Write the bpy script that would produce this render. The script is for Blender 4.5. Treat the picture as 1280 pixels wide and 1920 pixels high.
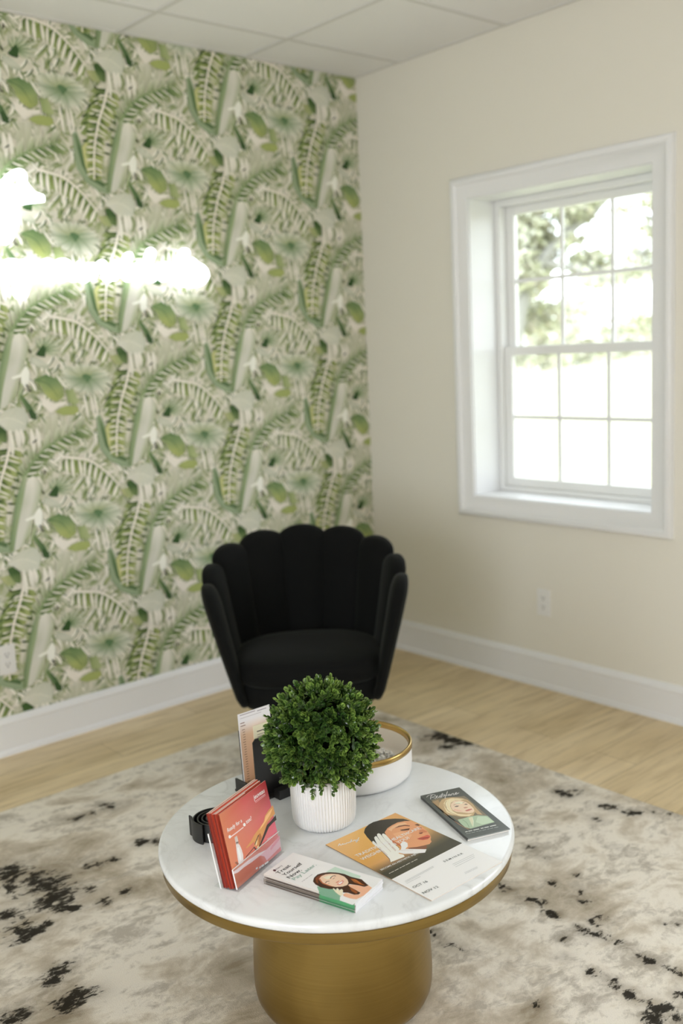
import bpy, bmesh, math, random
from mathutils import Vector, Matrix, noise

scene = bpy.context.scene
for o in list(bpy.data.objects):
    bpy.data.objects.remove(o, do_unlink=True)
COL = scene.collection
PI = math.pi

# ------------------------------------------------------------------ camera, sky, daylight, added fill lamps, exposure
CAM = Vector((-3.380818, -3.677117, 1.478535))
yaw, pitch, roll = 0.7113, 0.1583, -0.0463
fw = Vector((math.sin(yaw) * math.cos(pitch), math.cos(yaw) * math.cos(pitch), -math.sin(pitch)))
rt = Vector((math.cos(yaw), -math.sin(yaw), 0))
up = rt.cross(fw)
r2 = math.cos(roll) * rt + math.sin(roll) * up
u2 = -math.sin(roll) * rt + math.cos(roll) * up
cam_data = bpy.data.cameras.new('camera')
cam = bpy.data.objects.new('camera', cam_data)
COL.objects.link(cam)
cam.matrix_world = Matrix(((r2.x, u2.x, -fw.x, CAM.x), (r2.y, u2.y, -fw.y, CAM.y), (r2.z, u2.z, -fw.z, CAM.z), (0, 0, 0, 1)))
cam_data.sensor_fit = 'VERTICAL'
cam_data.sensor_height = 36.0
cam_data.sensor_width = 24.0
cam_data.lens = 35.304
cam_data.clip_start = 0.05
cam_data.clip_end = 300
cam_data.dof.use_dof = True
cam_data.dof.focus_distance = 2.18
cam_data.dof.aperture_fstop = 2.1
scene.camera = cam

world = bpy.data.worlds.new('sky')
scene.world = world
world.use_nodes = True
wn = world.node_tree.nodes
wn['Background'].inputs[0].default_value = (0.90, 0.965, 1.03, 1)
wn['Background'].inputs[1].default_value = 4.7

sun_data = bpy.data.lights.new('sun', 'SUN')
sun_data.energy = 3.0
sun_data.angle = 0.2
sun_data.color = (1.0, 0.98, 0.95)
sun = bpy.data.objects.new('sun', sun_data)
COL.objects.link(sun)
sun.rotation_euler = (math.radians(40), 0, math.radians(-160))     # high sun from beyond the house, misses the room

XLW = -6.4
def area(name, loc, rot, sx, sy, watts, color, portal=False):
    l = bpy.data.lights.new(name, 'AREA')
    l.shape = 'RECTANGLE'; l.size = sx; l.size_y = sy
    l.energy = watts; l.color = color
    if portal: l.cycles.is_portal = True
    o = bpy.data.objects.new(name, l)
    COL.objects.link(o)
    o.location = loc; o.rotation_euler = rot
    return o
area('window_portal', (0.27, -1.13, 1.456), (0, math.radians(90), 0), 1.3, 0.92, 1, (1, 1, 1), portal=True)
area('added_right_fill', (0.235, -3.95, 1.5), (0, math.radians(90), 0), 1.25, 1.75, 24, (0.95, 0.98, 1.0))  # area fill lamp added in an assumed window out of view on the right
area('added_left_fill', (XLW - 0.03, -4.2, 1.35), (0, math.radians(-90), 0), 2.15, 2.5, 92, (0.92, 0.965, 1.05))  # fill lamp added out of view on the left to brighten the walls

scene.view_settings.view_transform = 'Standard'
scene.view_settings.look = 'None'
scene.view_settings.gamma = 1
scene.view_settings.use_curve_mapping = False
scene.view_settings.exposure = -0.08
TROFFER_W = 0.8  # power of the assumed, unseen ceiling panels
NEON_STRENGTH = 5.0

# ------------------------------------------------------------------ helpers
def lin1(c):
    c = c / 255.0
    return c / 12.92 if c <= 0.04045 else ((c + 0.055) / 1.055) ** 2.4
def lin(c, gain=1.0):
    return tuple(min(0.93, lin1(v) * gain) for v in c) + (1.0,)

def link(o, parent=None):
    COL.objects.link(o)
    if parent is not None: o.parent = parent
    return o
def tag(o, label=None, cat=None, group=None, kind=None):
    if label: o['label'] = label
    if cat: o['category'] = cat
    if group: o['group'] = group
    if kind: o['kind'] = kind
    return o
def empty(name, loc=(0, 0, 0), rz=0.0, label=None, cat=None, group=None, kind=None):
    o = bpy.data.objects.new(name, None)
    o.empty_display_size = 0.05
    o.location = loc; o.rotation_euler = (0, 0, rz)
    link(o)
    return tag(o, label, cat, group, kind)
def from_bm(name, bm, mats, parent=None, smooth=True, bevel=0.0, segs=2, angle=40, fix=True):
    if fix: bmesh.ops.recalc_face_normals(bm, faces=bm.faces)
    me = bpy.data.meshes.new(name)
    bm.to_mesh(me); bm.free()
    if not isinstance(mats, (list, tuple)): mats = [mats]
    for m in mats: me.materials.append(m)
    if smooth:
        for p in me.polygons: p.use_smooth = True
        try: me.set_sharp_from_angle(angle=math.radians(angle))
        except Exception: pass
    o = bpy.data.objects.new(name, me)
    link(o, parent)
    if bevel > 0:
        b = o.modifiers.new('bevel', 'BEVEL'); b.width = bevel; b.segments = segs; b.limit_method = 'ANGLE'
    return o
def add_box(bm, x0, x1, y0, y1, z0, z1, M=None):
    vs = [bm.verts.new(Vector(v) if M is None else M @ Vector(v)) for v in
          ((x0, y0, z0), (x1, y0, z0), (x1, y1, z0), (x0, y1, z0), (x0, y0, z1), (x1, y0, z1), (x1, y1, z1), (x0, y1, z1))]
    for f in ((0, 3, 2, 1), (4, 5, 6, 7), (0, 1, 5, 4), (1, 2, 6, 5), (2, 3, 7, 6), (3, 0, 4, 7)):
        bm.faces.new([vs[i] for i in f])
def box(name, x0, x1, y0, y1, z0, z1, mat, parent=None, bevel=0.0, M=None):
    bm = bmesh.new(); add_box(bm, x0, x1, y0, y1, z0, z1, M)
    return from_bm(name, bm, mat, parent, smooth=bevel > 0, bevel=bevel)
def add_lathe(bm, prof, n=96, c=(0, 0, 0), closed=False):
    rings = []
    for r, z in prof:
        if r < 1e-6: rings.append([bm.verts.new((c[0], c[1], c[2] + z))])
        else: rings.append([bm.verts.new((c[0] + r * math.cos(2 * PI * k / n), c[1] + r * math.sin(2 * PI * k / n), c[2] + z)) for k in range(n)])
    pairs = list(zip(rings, rings[1:]))
    if closed: pairs.append((rings[-1], rings[0]))
    for a, b in pairs:
        for k in range(n):
            k2 = (k + 1) % n
            if len(a) == 1 and len(b) == 1: continue
            if len(a) == 1: bm.faces.new((a[0], b[k], b[k2]))
            elif len(b) == 1: bm.faces.new((a[k], a[k2], b[0]))
            else: bm.faces.new((a[k], a[k2], b[k2], b[k]))
def add_tube(bm, pts, rad, n=8, cap=True):
    pts = [Vector(p) for p in pts]
    rads = rad if isinstance(rad, (list, tuple)) else [rad] * len(pts)
    rings = []; prev = None
    for i, p in enumerate(pts):
        t = (pts[min(i + 1, len(pts) - 1)] - pts[max(i - 1, 0)]).normalized()
        if prev is None:
            a = t.cross(Vector((0, 0, 1)))
            if a.length < 0.1: a = t.cross(Vector((0, 1, 0)))
        else: a = prev - t * prev.dot(t)
        a.normalize(); prev = a
        b = t.cross(a)
        rings.append([bm.verts.new(p + rads[i] * (a * math.cos(2 * PI * k / n) + b * math.sin(2 * PI * k / n))) for k in range(n)])
    for r0, r1 in zip(rings, rings[1:]):
        for k in range(n): bm.faces.new((r0[k], r0[(k + 1) % n], r1[(k + 1) % n], r1[k]))
    if cap:
        bm.faces.new(rings[0][::-1]); bm.faces.new(rings[-1])
def catmull(pts, sub=6):
    pts = [Vector(p) for p in pts]
    if len(pts) < 3: return pts
    q = [pts[0] * 2 - pts[1]] + pts + [pts[-1] * 2 - pts[-2]]
    out = []
    for i in range(1, len(q) - 2):
        p0, p1, p2, p3 = q[i - 1:i + 3]
        for k in range(sub):
            t = k / sub
            out.append(0.5 * ((2 * p1) + (p2 - p0) * t + (2 * p0 - 5 * p1 + 4 * p2 - p3) * t * t + (3 * p1 - p0 - 3 * p2 + p3) * t ** 3))
    out.append(pts[-1])
    return out

# ------------------------------------------------------------------ materials
def mat(name, color=(0.8, 0.8, 0.8), rough=0.6, metal=0.0, spec=0.5, **kw):
    m = bpy.data.materials.new(name); m.use_nodes = True
    b = m.node_tree.nodes['Principled BSDF']
    b.inputs['Base Color'].default_value = tuple(color[:3]) + (1,)
    b.inputs['Roughness'].default_value = rough
    b.inputs['Metallic'].default_value = metal
    b.inputs['Specular IOR Level'].default_value = spec
    for k, v in kw.items(): b.inputs[k.replace('_', ' ')].default_value = v
    return m
def nodes(m): return m.node_tree.nodes, m.node_tree.links, m.node_tree.nodes['Principled BSDF']
def ramp(N, stops, interp='LINEAR'):
    r = N.new('ShaderNodeValToRGB'); r.color_ramp.interpolation = interp
    e = r.color_ramp.elements
    while len(e) < len(stops): e.new(0.5)
    for el, (p, c) in zip(e, stops):
        el.position = p; el.color = tuple(c[:3]) + (1,)
    return r
def noise_tex(N, L, scale, detail=4, rough=0.5, dist=0.0, vec=None):
    t = N.new('ShaderNodeTexNoise')
    t.inputs['Scale'].default_value = scale; t.inputs['Detail'].default_value = detail
    t.inputs['Roughness'].default_value = rough; t.inputs['Distortion'].default_value = dist
    if vec is not None: L.new(vec, t.inputs['Vector'])
    return t
def objcoord(N, L, scale=(1, 1, 1), rot=(0, 0, 0)):
    c = N.new('ShaderNodeTexCoord'); mp = N.new('ShaderNodeMapping')
    mp.inputs['Scale'].default_value = scale; mp.inputs['Rotation'].default_value = rot
    L.new(c.outputs['Object'], mp.inputs['Vector'])
    return mp.outputs['Vector']
def math_node(N, L, op, a, b=None, clamp=False):
    n = N.new('ShaderNodeMath'); n.operation = op; n.use_clamp = clamp
    for i, v in enumerate((a, b)):
        if v is None: continue
        if isinstance(v, (int, float)): n.inputs[i].default_value = v
        else: L.new(v, n.inputs[i])
    return n.outputs[0]
def bump(N, L, b, h, strength, dist=0.001):
    bp = N.new('ShaderNodeBump'); bp.inputs['Strength'].default_value = strength; bp.inputs['Distance'].default_value = dist
    L.new(h, bp.inputs['Height']); L.new(bp.outputs['Normal'], b.inputs['Normal'])
def print_mat(name, rough, spec=0.5, coat=0.0):
    m = mat(name, rough=rough, spec=spec)
    N, L, b = nodes(m)
    a = N.new('ShaderNodeVertexColor'); a.layer_name = 'print'
    L.new(a.outputs['Color'], b.inputs['Base Color'])
    b.inputs['Coat Weight'].default_value = coat
    b.inputs['Coat Roughness'].default_value = 0.15
    return m
def clear_mat(name, tint=(1, 1, 1), gloss=0.06, haze=0.0, rough=0.03):
    m = bpy.data.materials.new(name); m.use_nodes = True
    N, L = m.node_tree.nodes, m.node_tree.links
    N.remove(N['Principled BSDF'])
    out = N['Material Output']
    tr = N.new('ShaderNodeBsdfTransparent'); tr.inputs[0].default_value = tuple(tint) + (1,)
    gl = N.new('ShaderNodeBsdfGlossy'); gl.inputs['Roughness'].default_value = rough
    mx = N.new('ShaderNodeMixShader')
    fr = N.new('ShaderNodeLayerWeight'); fr.inputs[0].default_value = 0.5
    f2 = math_node(N, L, 'ADD', math_node(N, L, 'MULTIPLY', math_node(N, L, 'POWER', fr.outputs['Facing'], 4.0), 0.6), gloss, True)
    L.new(f2, mx.inputs[0]); L.new(tr.outputs[0], mx.inputs[1]); L.new(gl.outputs[0], mx.inputs[2])
    last = mx.outputs[0]
    if haze > 0:
        df = N.new('ShaderNodeBsdfDiffuse'); df.inputs[0].default_value = (0.85, 0.85, 0.86, 1)
        m2 = N.new('ShaderNodeMixShader'); m2.inputs[0].default_value = haze
        L.new(last, m2.inputs[1]); L.new(df.outputs[0], m2.inputs[2]); last = m2.outputs[0]
    L.new(last, out.inputs['Surface'])
    return m

M_wall = mat('cream_wall_paint', (0.765, 0.733, 0.645), 0.7, spec=0.3)
N, L, b = nodes(M_wall); nt = noise_tex(N, L, 220, 3); bump(N, L, b, nt.outputs[0], 0.08, 0.0006)
M_trim = mat('white_trim_paint', (0.80, 0.80, 0.80), 0.35)
M_vinyl = mat('white_vinyl', (0.82, 0.82, 0.80), 0.3)
M_tile = mat('ceiling_tile', (0.86, 0.85, 0.845), 0.9, spec=0.1)
N, L, b = nodes(M_tile); nt = noise_tex(N, L, 260, 4, 0.7); bump(N, L, b, nt.outputs[0], 0.25, 0.001)
M_grid = mat('ceiling_bar', (0.70, 0.69, 0.67), 0.5)  # coloured darker than the tiles for the shadow lines along the bars
M_plastic = mat('white_plastic', (0.78, 0.77, 0.74), 0.35)
M_slot = mat('dark_slot', (0.06, 0.06, 0.06), 0.6)
M_neon = bpy.data.materials.new('neon_glow'); M_neon.use_nodes = True
N = M_neon.node_tree.nodes; Lk = M_neon.node_tree.links
N.remove(N['Principled BSDF']); em = N.new('ShaderNodeEmission')
em.inputs[0].default_value = (0.93, 0.98, 1.0, 1); em.inputs[1].default_value = NEON_STRENGTH
Lk.new(em.outputs[0], N['Material Output'].inputs['Surface'])
M_diffuser = bpy.data.materials.new('lit_diffuser'); M_diffuser.use_nodes = True
N = M_diffuser.node_tree.nodes; Lk = M_diffuser.node_tree.links
N.remove(N['Principled BSDF']); em = N.new('ShaderNodeEmission')
em.inputs[0].default_value = (1.0, 0.95, 0.86, 1); em.inputs[1].default_value = 0.6
Lk.new(em.outputs[0], N['Material Output'].inputs['Surface'])

# floor: pale oak planks running along the papered wall
M_floor = mat('oak_plank_floor', rough=0.42, spec=0.4)
N, L, b = nodes(M_floor)
v = objcoord(N, L)
br = N.new('ShaderNodeTexBrick')
br.inputs['Scale'].default_value = 1.0; br.inputs['Brick Width'].default_value = 1.22; br.inputs['Row Height'].default_value = 0.18
br.inputs['Mortar Size'].default_value = 0.0012; br.inputs['Mortar Smooth'].default_value = 0.3; br.offset = 0.37
br.inputs['Color1'].default_value = lin((194, 178, 148), 1.4); br.inputs['Color2'].default_value = lin((184, 167, 134), 1.4)
br.inputs['Mortar'].default_value = lin((150, 132, 98), 1.2)
L.new(v, br.inputs['Vector'])
v2 = objcoord(N, L, (1.6, 14, 1))
n1 = noise_tex(N, L, 2.2, 6, 0.6, 0.6, v2)
rp = ramp(N, [(0.28, (0.70, 0.64, 0.54)), (0.5, (1, 1, 1)), (0.75, (1.14, 1.12, 1.08))])
L.new(n1.outputs[0], rp.inputs[0])
mx = N.new('ShaderNodeMixRGB'); mx.blend_type = 'MULTIPLY'; mx.inputs[0].default_value = 0.85
L.new(br.outputs['Color'], mx.inputs[1]); L.new(rp.outputs[0], mx.inputs[2])
v3 = objcoord(N, L, (1.0, 3.5, 1)); n2 = noise_tex(N, L, 1.6, 3, 0.5, 0.4, v3)
rp2 = ramp(N, [(0.3, (0.86, 0.82, 0.74)), (0.65, (1.08, 1.08, 1.08))]); L.new(n2.outputs[0], rp2.inputs[0])
mx2 = N.new('ShaderNodeMixRGB'); mx2.blend_type = 'MULTIPLY'; mx2.inputs[0].default_value = 1.0
L.new(mx.outputs[0], mx2.inputs[1]); L.new(rp2.outputs[0], mx2.inputs[2])
L.new(mx2.outputs[0], b.inputs['Base Color'])

# rug: distressed ivory pile with black and taupe wear
M_rug = mat('distressed_rug', rough=0.95, spec=0.1)
N, L, b = nodes(M_rug)
v = objcoord(N, L)
at = N.new('ShaderNodeAttribute'); at.attribute_name = 'wear'
va = objcoord(N, L, (1, 1.5, 1), (0, 0, 0.25))
big = noise_tex(N, L, 2.2, 6, 0.6, 0.5, v)
mid = noise_tex(N, L, 6.0, 6, 0.62, 0.5, va)
fine = noise_tex(N, L, 26.0, 6, 0.7, 0.5, va)
pile = noise_tex(N, L, 420.0, 2, 0.6, 0.0, v)
base = ramp(N, [(0.37, lin((148, 137, 118), 1.22)), (0.455, lin((184, 175, 160), 1.33)), (0.51, lin((208, 202, 191), 1.38)), (0.63, lin((207, 202, 193), 1.36))])
s1 = math_node(N, L, 'ADD', math_node(N, L, 'MULTIPLY', big.outputs[0], 0.55), math_node(N, L, 'MULTIPLY', mid.outputs[0], 0.45))
L.new(s1, base.inputs[0])
# taupe smudges
smu = math_node(N, L, 'ADD', math_node(N, L, 'MULTIPLY', mid.outputs[0], 0.6), math_node(N, L, 'MULTIPLY', fine.outputs[0], 0.4))
smr = ramp(N, [(0.50, (0, 0, 0)), (0.60, (1, 1, 1))]); L.new(smu, smr.inputs[0])
mxa = N.new('ShaderNodeMixRGB'); L.new(math_node(N, L, 'MULTIPLY', smr.outputs[0], 0.52), mxa.inputs[0])
L.new(base.outputs[0], mxa.inputs[1]); mxa.inputs[2].default_value = lin((122, 110, 90), 1.15)
# black marks where the pile is printed dark, broken up along the weave
vb = objcoord(N, L, (1, 2.1, 1), (0, 0, 0.12))
brk = noise_tex(N, L, 30.0, 6, 0.7, 0.6, vb)
blo = noise_tex(N, L, 9.0, 5, 0.6, 0.8, va)
halo = math_node(N, L, 'MULTIPLY', math_node(N, L, 'MULTIPLY', at.outputs['Fac'], blo.outputs[0]), 1.0, True)
mxh = N.new('ShaderNodeMixRGB'); L.new(halo, mxh.inputs[0]); L.new(mxa.outputs[0], mxh.inputs[1]); mxh.inputs[2].default_value = lin((104, 92, 74), 1.1)
dk = math_node(N, L, 'ADD', math_node(N, L, 'MULTIPLY', at.outputs['Fac'], 0.40), math_node(N, L, 'MULTIPLY', brk.outputs[0], 0.75))
dk = math_node(N, L, 'ADD', dk, math_node(N, L, 'MULTIPLY', blo.outputs[0], 0.65))
dkr = ramp(N, [(0.985, (0, 0, 0)), (1.08, (1, 1, 1))])
dks = math_node(N, L, 'SUBTRACT', dk, 0.1)
dkr.color_ramp.elements[0].position = 0.885; dkr.color_ramp.elements[1].position = 0.965
L.new(dks, dkr.inputs[0])
mxb = N.new('ShaderNodeMixRGB'); L.new(math_node(N, L, 'MULTIPLY', dkr.outputs[0], 0.94), mxb.inputs[0])
L.new(mxh.outputs[0], mxb.inputs[1]); mxb.inputs[2].default_value = lin((30, 27, 20))
pr = ramp(N, [(0.3, (0.86, 0.86, 0.86)), (0.7, (1.05, 1.05, 1.05))]); L.new(pile.outputs[0], pr.inputs[0])
mxc = N.new('ShaderNodeMixRGB'); mxc.blend_type = 'MULTIPLY'; mxc.inputs[0].default_value = 0.7
L.new(mxb.outputs[0], mxc.inputs[1]); L.new(pr.outputs[0], mxc.inputs[2])
L.new(mxc.outputs[0], b.inputs['Base Color'])
bump(N, L, b, pile.outputs[0], 0.5, 0.003)

# marble
M_marble = mat('white_marble', rough=0.16, spec=0.5)
N, L, b = nodes(M_marble)
v = objcoord(N, L)
w1 = noise_tex(N, L, 5.0, 8, 0.6, 1.6, v)
rm = ramp(N, [(0.44, (0.825, 0.845, 0.855)), (0.485, (0.71, 0.725, 0.73)), (0.50, (0.62, 0.63, 0.635)), (0.515, (0.72, 0.735, 0.74)), (0.56, (0.825, 0.845, 0.855))])
L.new(w1.outputs[0], rm.inputs[0])
w2 = noise_tex(N, L, 3.0, 3, 0.5, 0.4, v)
rc = ramp(N, [(0.35, (0.9, 0.9, 0.9)), (0.62, (1, 1, 1))]); L.new(w2.outputs[0], rc.inputs[0])
mm = N.new('ShaderNodeMixRGB'); mm.blend_type = 'MIX'
rg = ramp(N, [(0.42, (0.12, 0.12, 0.12)), (0.62, (0.75, 0.75, 0.75))]); L.new(noise_tex(N, L, 4.0, 3, 0.5, 0, v).outputs[0], rg.inputs[0])
L.new(rg.outputs[0], mm.inputs[0]); mm.inputs[1].default_value = (0.825, 0.845, 0.855, 1); L.new(rm.outputs[0], mm.inputs[2])
mm2 = N.new('ShaderNodeMixRGB'); mm2.blend_type = 'MULTIPLY'; mm2.inputs[0].default_value = 1
L.new(mm.outputs[0], mm2.inputs[1]); L.new(rc.outputs[0], mm2.inputs[2])
L.new(mm2.outputs[0], b.inputs['Base Color'])

# brushed brass
def brass(name, col, rough, streak):
    m = mat(name, col, rough, 1.0)
    N, L, b = nodes(m)
    v = objcoord(N, L, streak)
    n = noise_tex(N, L, 6, 5, 0.6, 0.2, v)
    r = ramp(N, [(0.3, tuple(c * 0.92 for c in col)), (0.7, tuple(min(1, c * 1.06) for c in col))]); L.new(n.outputs[0], r.inputs[0])
    L.new(r.outputs[0], b.inputs['Base Color'])
    rr = math_node(N, L, 'ADD', math_node(N, L, 'MULTIPLY', n.outputs[0], 0.08), rough - 0.04)
    L.new(rr, b.inputs['Roughness'])
    return m
M_brass = brass('brushed_brass', (0.34, 0.235, 0.075), 0.30, (0.6, 0.6, 40))
M_gold = brass('polished_gold_rim', (0.48, 0.33, 0.12), 0.25, (4, 4, 4))

M_velvet = mat('black_velvet', (0.0045, 0.0048, 0.0045), 0.85, spec=0.12, Sheen_Weight=0.11, Sheen_Roughness=0.4, Sheen_Tint=(0.52, 0.54, 0.48, 1))
M_blackmetal = mat('black_metal', (0.012, 0.012, 0.012), 0.4, 0.6)
M_ceramic = mat('white_ceramic', (0.82, 0.81, 0.79), 0.45)
M_bowl = mat('white_satin_bowl', (0.83, 0.82, 0.81), 0.5)
M_bowl_in = mat('bowl_lining', (0.86, 0.80, 0.72), 0.5)
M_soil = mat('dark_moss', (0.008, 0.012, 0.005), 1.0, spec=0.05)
M_blackplastic = mat('black_acrylic', (0.012, 0.011, 0.010), 0.35)
M_strap = mat('black_rubber_strap', (0.016, 0.016, 0.015), 0.5)
M_acrylic = clear_mat('clear_acrylic', (0.97, 0.975, 0.98), 0.06, 0.03)
M_acrylic_lip = clear_mat('clear_acrylic_front', (0.97, 0.975, 0.98), 0.05, 0.03)
M_acrylic_edge = mat('acrylic_edge', (0.86, 0.86, 0.86), 0.2)
M_glass = clear_mat('window_glass', (0.97, 0.98, 0.98), 0.05)
M_chip = mat('clear_chip', (0.94, 0.94, 0.93), 0.08, spec=1.0)
M_wallprint = print_mat('leaf_print_wallpaper', 0.6, 0.3)
M_gloss = print_mat('glossy_print', 0.30, 0.5, 0.1)
M_matte = print_mat('matte_print', 0.55, 0.4)
M_leafy = print_mat('glossy_artificial_leaf', 0.22, 0.6)
M_treeleaf = print_mat('tree_leaf', 0.5, 0.3)
M_bark = mat('tree_bark', (0.30, 0.29, 0.26), 0.9)
M_lawn = mat('lawn_grass', (0.42, 0.44, 0.30), 0.9)
N, L, b = nodes(M_lawn); nt = noise_tex(N, L, 0.5, 5); rr = ramp(N, [(0.35, (0.34, 0.36, 0.22)), (0.65, (0.48, 0.48, 0.34))]); L.new(nt.outputs[0], rr.inputs[0]); L.new(rr.outputs[0], b.inputs['Base Color'])

# ------------------------------------------------------------------ flat printing: coloured shapes laid on a sheet
_glyphs = {}
def glyph_mesh(txt, bold=0.0):
    k = (txt, bold)
    if k not in _glyphs:
        c = bpy.data.curves.new('lettering', 'FONT'); c.body = txt; c.size = 1.0; c.resolution_u = 3; c.offset = bold
        o = bpy.data.objects.new('lettering', c)
        me = bpy.data.meshes.new_from_object(o)
        vs = [(v.co.x, v.co.y) for v in me.vertices]
        fs = [list(p.vertices) for p in me.polygons]
        bpy.data.meshes.remove(me); bpy.data.objects.remove(o); bpy.data.curves.remove(c)
        _glyphs[k] = (vs, fs)
    return _glyphs[k]
class Sheet:
    def __init__(s, O, U, V, N, gain=1.0, dz=2.0e-5, z0=0.0):
        s.O, s.U, s.V, s.N = (Vector(a) for a in (O, U, V, N)); s.gain = gain; s.dz = dz; s.z = z0
        s.v = []; s.f = []; s.c = []
    def pt(s, p, z=None):
        return s.O + s.U * p[0] + s.V * p[1] + s.N * (s.z if z is None else z)
    def raw(s, pts3, cols):
        i = len(s.v); s.v += [tuple(p) for p in pts3]; s.f.append(list(range(i, i + len(pts3))))
        s.c.append([lin(c, s.gain) for c in cols] if isinstance(cols, list) else [lin(cols, s.gain)] * len(pts3))
    def flat(s, pts, cols):
        a = sum(p[0] * q[1] - q[0] * p[1] for p, q in zip(pts, list(pts[1:]) + [pts[0]]))
        if a < 0:
            pts = list(pts)[::-1]
            if isinstance(cols, list): cols = cols[::-1]
        s.raw([s.pt(p) for p in pts], cols)
    def poly(s, col, pts): s.z += s.dz; s.flat(pts, col)
    def grid(s, rows):
        s.z += s.dz
        for r0, r1 in zip(rows, rows[1:]):
            for k in range(len(r0) - 1):
                q = [r0[k], r0[k + 1], r1[k + 1], r1[k]]
                s.flat([a for a, _ in q], [c for _, c in q])
    def stroke(s, col, w, pts, w2=None):
        s.z += s.dz
        P = [Vector((p[0], p[1], 0)) for p in pts]
        P = catmull(P, 4) if len(P) > 2 else P
        n = len(P); A = []; B = []
        for i, p in enumerate(P):
            t = (P[min(i + 1, n - 1)] - P[max(i - 1, 0)]).normalized()
            h = (w if w2 is None else w + (w2 - w) * i / (n - 1)) / 2
            m = Vector((-t.y, t.x, 0)) * h
            A.append(p + m); B.append(p - m)
        for i in range(n - 1):
            s.flat([A[i].to_2d(), B[i].to_2d(), B[i + 1].to_2d(), A[i + 1].to_2d()], col)
    def text(s, col, txt, a, b, sq=1.0, bold=0.012):
        s.z += s.dz
        vs, fs = glyph_mesh(txt, bold)
        x0 = min(v[0] for v in vs); x1 = max(v[0] for v in vs)
        d = Vector((b[0] - a[0], b[1] - a[1])); k = d.length / (x1 - x0); d.normalize(); e = Vector((-d.y, d.x))
        for f in fs:
            s.flat([tuple(Vector(a) + d * ((vs[i][0] - x0) * k) + e * (vs[i][1] * k * sq)) for i in f], col)
    def leaf(s, base, tip, w, c0, c1, c2=None, bend=0.0, lift=True):
        if lift: s.z += s.dz
        a = Vector(base); t = Vector(tip); d = t - a; l = d.length
        if l < 1e-5: return
        d /= l; e = Vector((-d.y, d.x)); c2 = c2 or c0
        spine = [a + d * (l * k) + e * (bend * 4 * k * (1 - k)) for k in (0, 0.25, 0.55, 0.82, 1)]
        ws = (0.10, 0.42, 0.5, 0.30, 0.0)
        mixc = lambda p, q, k: tuple(p[i] + (q[i] - p[i]) * k for i in range(3))
        for side, cc in ((1, c0), (-1, c2)):
            for i in range(4):
                k0, k1 = (0, .25, .55, .82, 1)[i], (0, .25, .55, .82, 1)[i + 1]
                p = [spine[i], spine[i] + e * side * w * ws[i], spine[i + 1] + e * side * w * ws[i + 1], spine[i + 1]]
                c = [mixc(cc, c1, k0), mixc(cc, c1, k0), mixc(cc, c1, k1), mixc(cc, c1, k1)]
                if i == 3: p = [p[0], p[1], p[3]]; c = [c[0], c[1], c[3]]
                s.flat([tuple(q) for q in p], c)
    def ops(s, art):
        for o in art:
            if o[0] == 'p': s.poly(o[1], o[2])
            elif o[0] == 's': s.stroke(o[1], o[2], o[3])
            elif o[0] == 't': s.text(o[1], o[2], o[3], o[4], o[5])
            elif o[0] == 'g': s.grid(o[1])
    def block(s, W, H, T, col_face, col_edge, y0=0.0, x0=0.0, edge2=None):
        """paper block below the print: spans x0..x0+W, y0..y0+H (H may be negative), thickness T under z0"""
        zt = s.z
        a, c = (x0, min(y0, y0 + H)), (x0 + W, max(y0, y0 + H))
        q = [(a[0], a[1]), (c[0], a[1]), (c[0], c[1]), (a[0], c[1])]
        s.flat(q, col_face)
        s.raw([s.pt(p, zt - T) for p in q[::-1]], col_face)
        for i in range(4):
            p0, p1 = q[i], q[(i + 1) % 4]
            s.raw([s.pt(p0, zt - T), s.pt(p1, zt - T), s.pt(p1, zt), s.pt(p0, zt)], (edge2 or {}).get(i, col_edge))
    def build(s, name, m, parent=None, clip=None):
        me = bpy.data.meshes.new(name)
        me.from_pydata(s.v, [], s.f)
        ca = me.color_attributes.new('print', 'FLOAT_COLOR', 'CORNER')
        flat = []
        for c in s.c:
            for q in c: flat += q
        ca.data.foreach_set('color', flat)
        me.materials.append(m)
        if clip:
            bm = bmesh.new(); bm.from_mesh(me)
            for co, no in clip:
                bmesh.ops.bisect_plane(bm, geom=bm.verts[:] + bm.edges[:] + bm.faces[:], plane_co=co, plane_no=no, clear_outer=True)
            bm.to_mesh(me); bm.free()
        o = bpy.data.objects.new(name, me)
        return link(o, parent)

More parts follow.
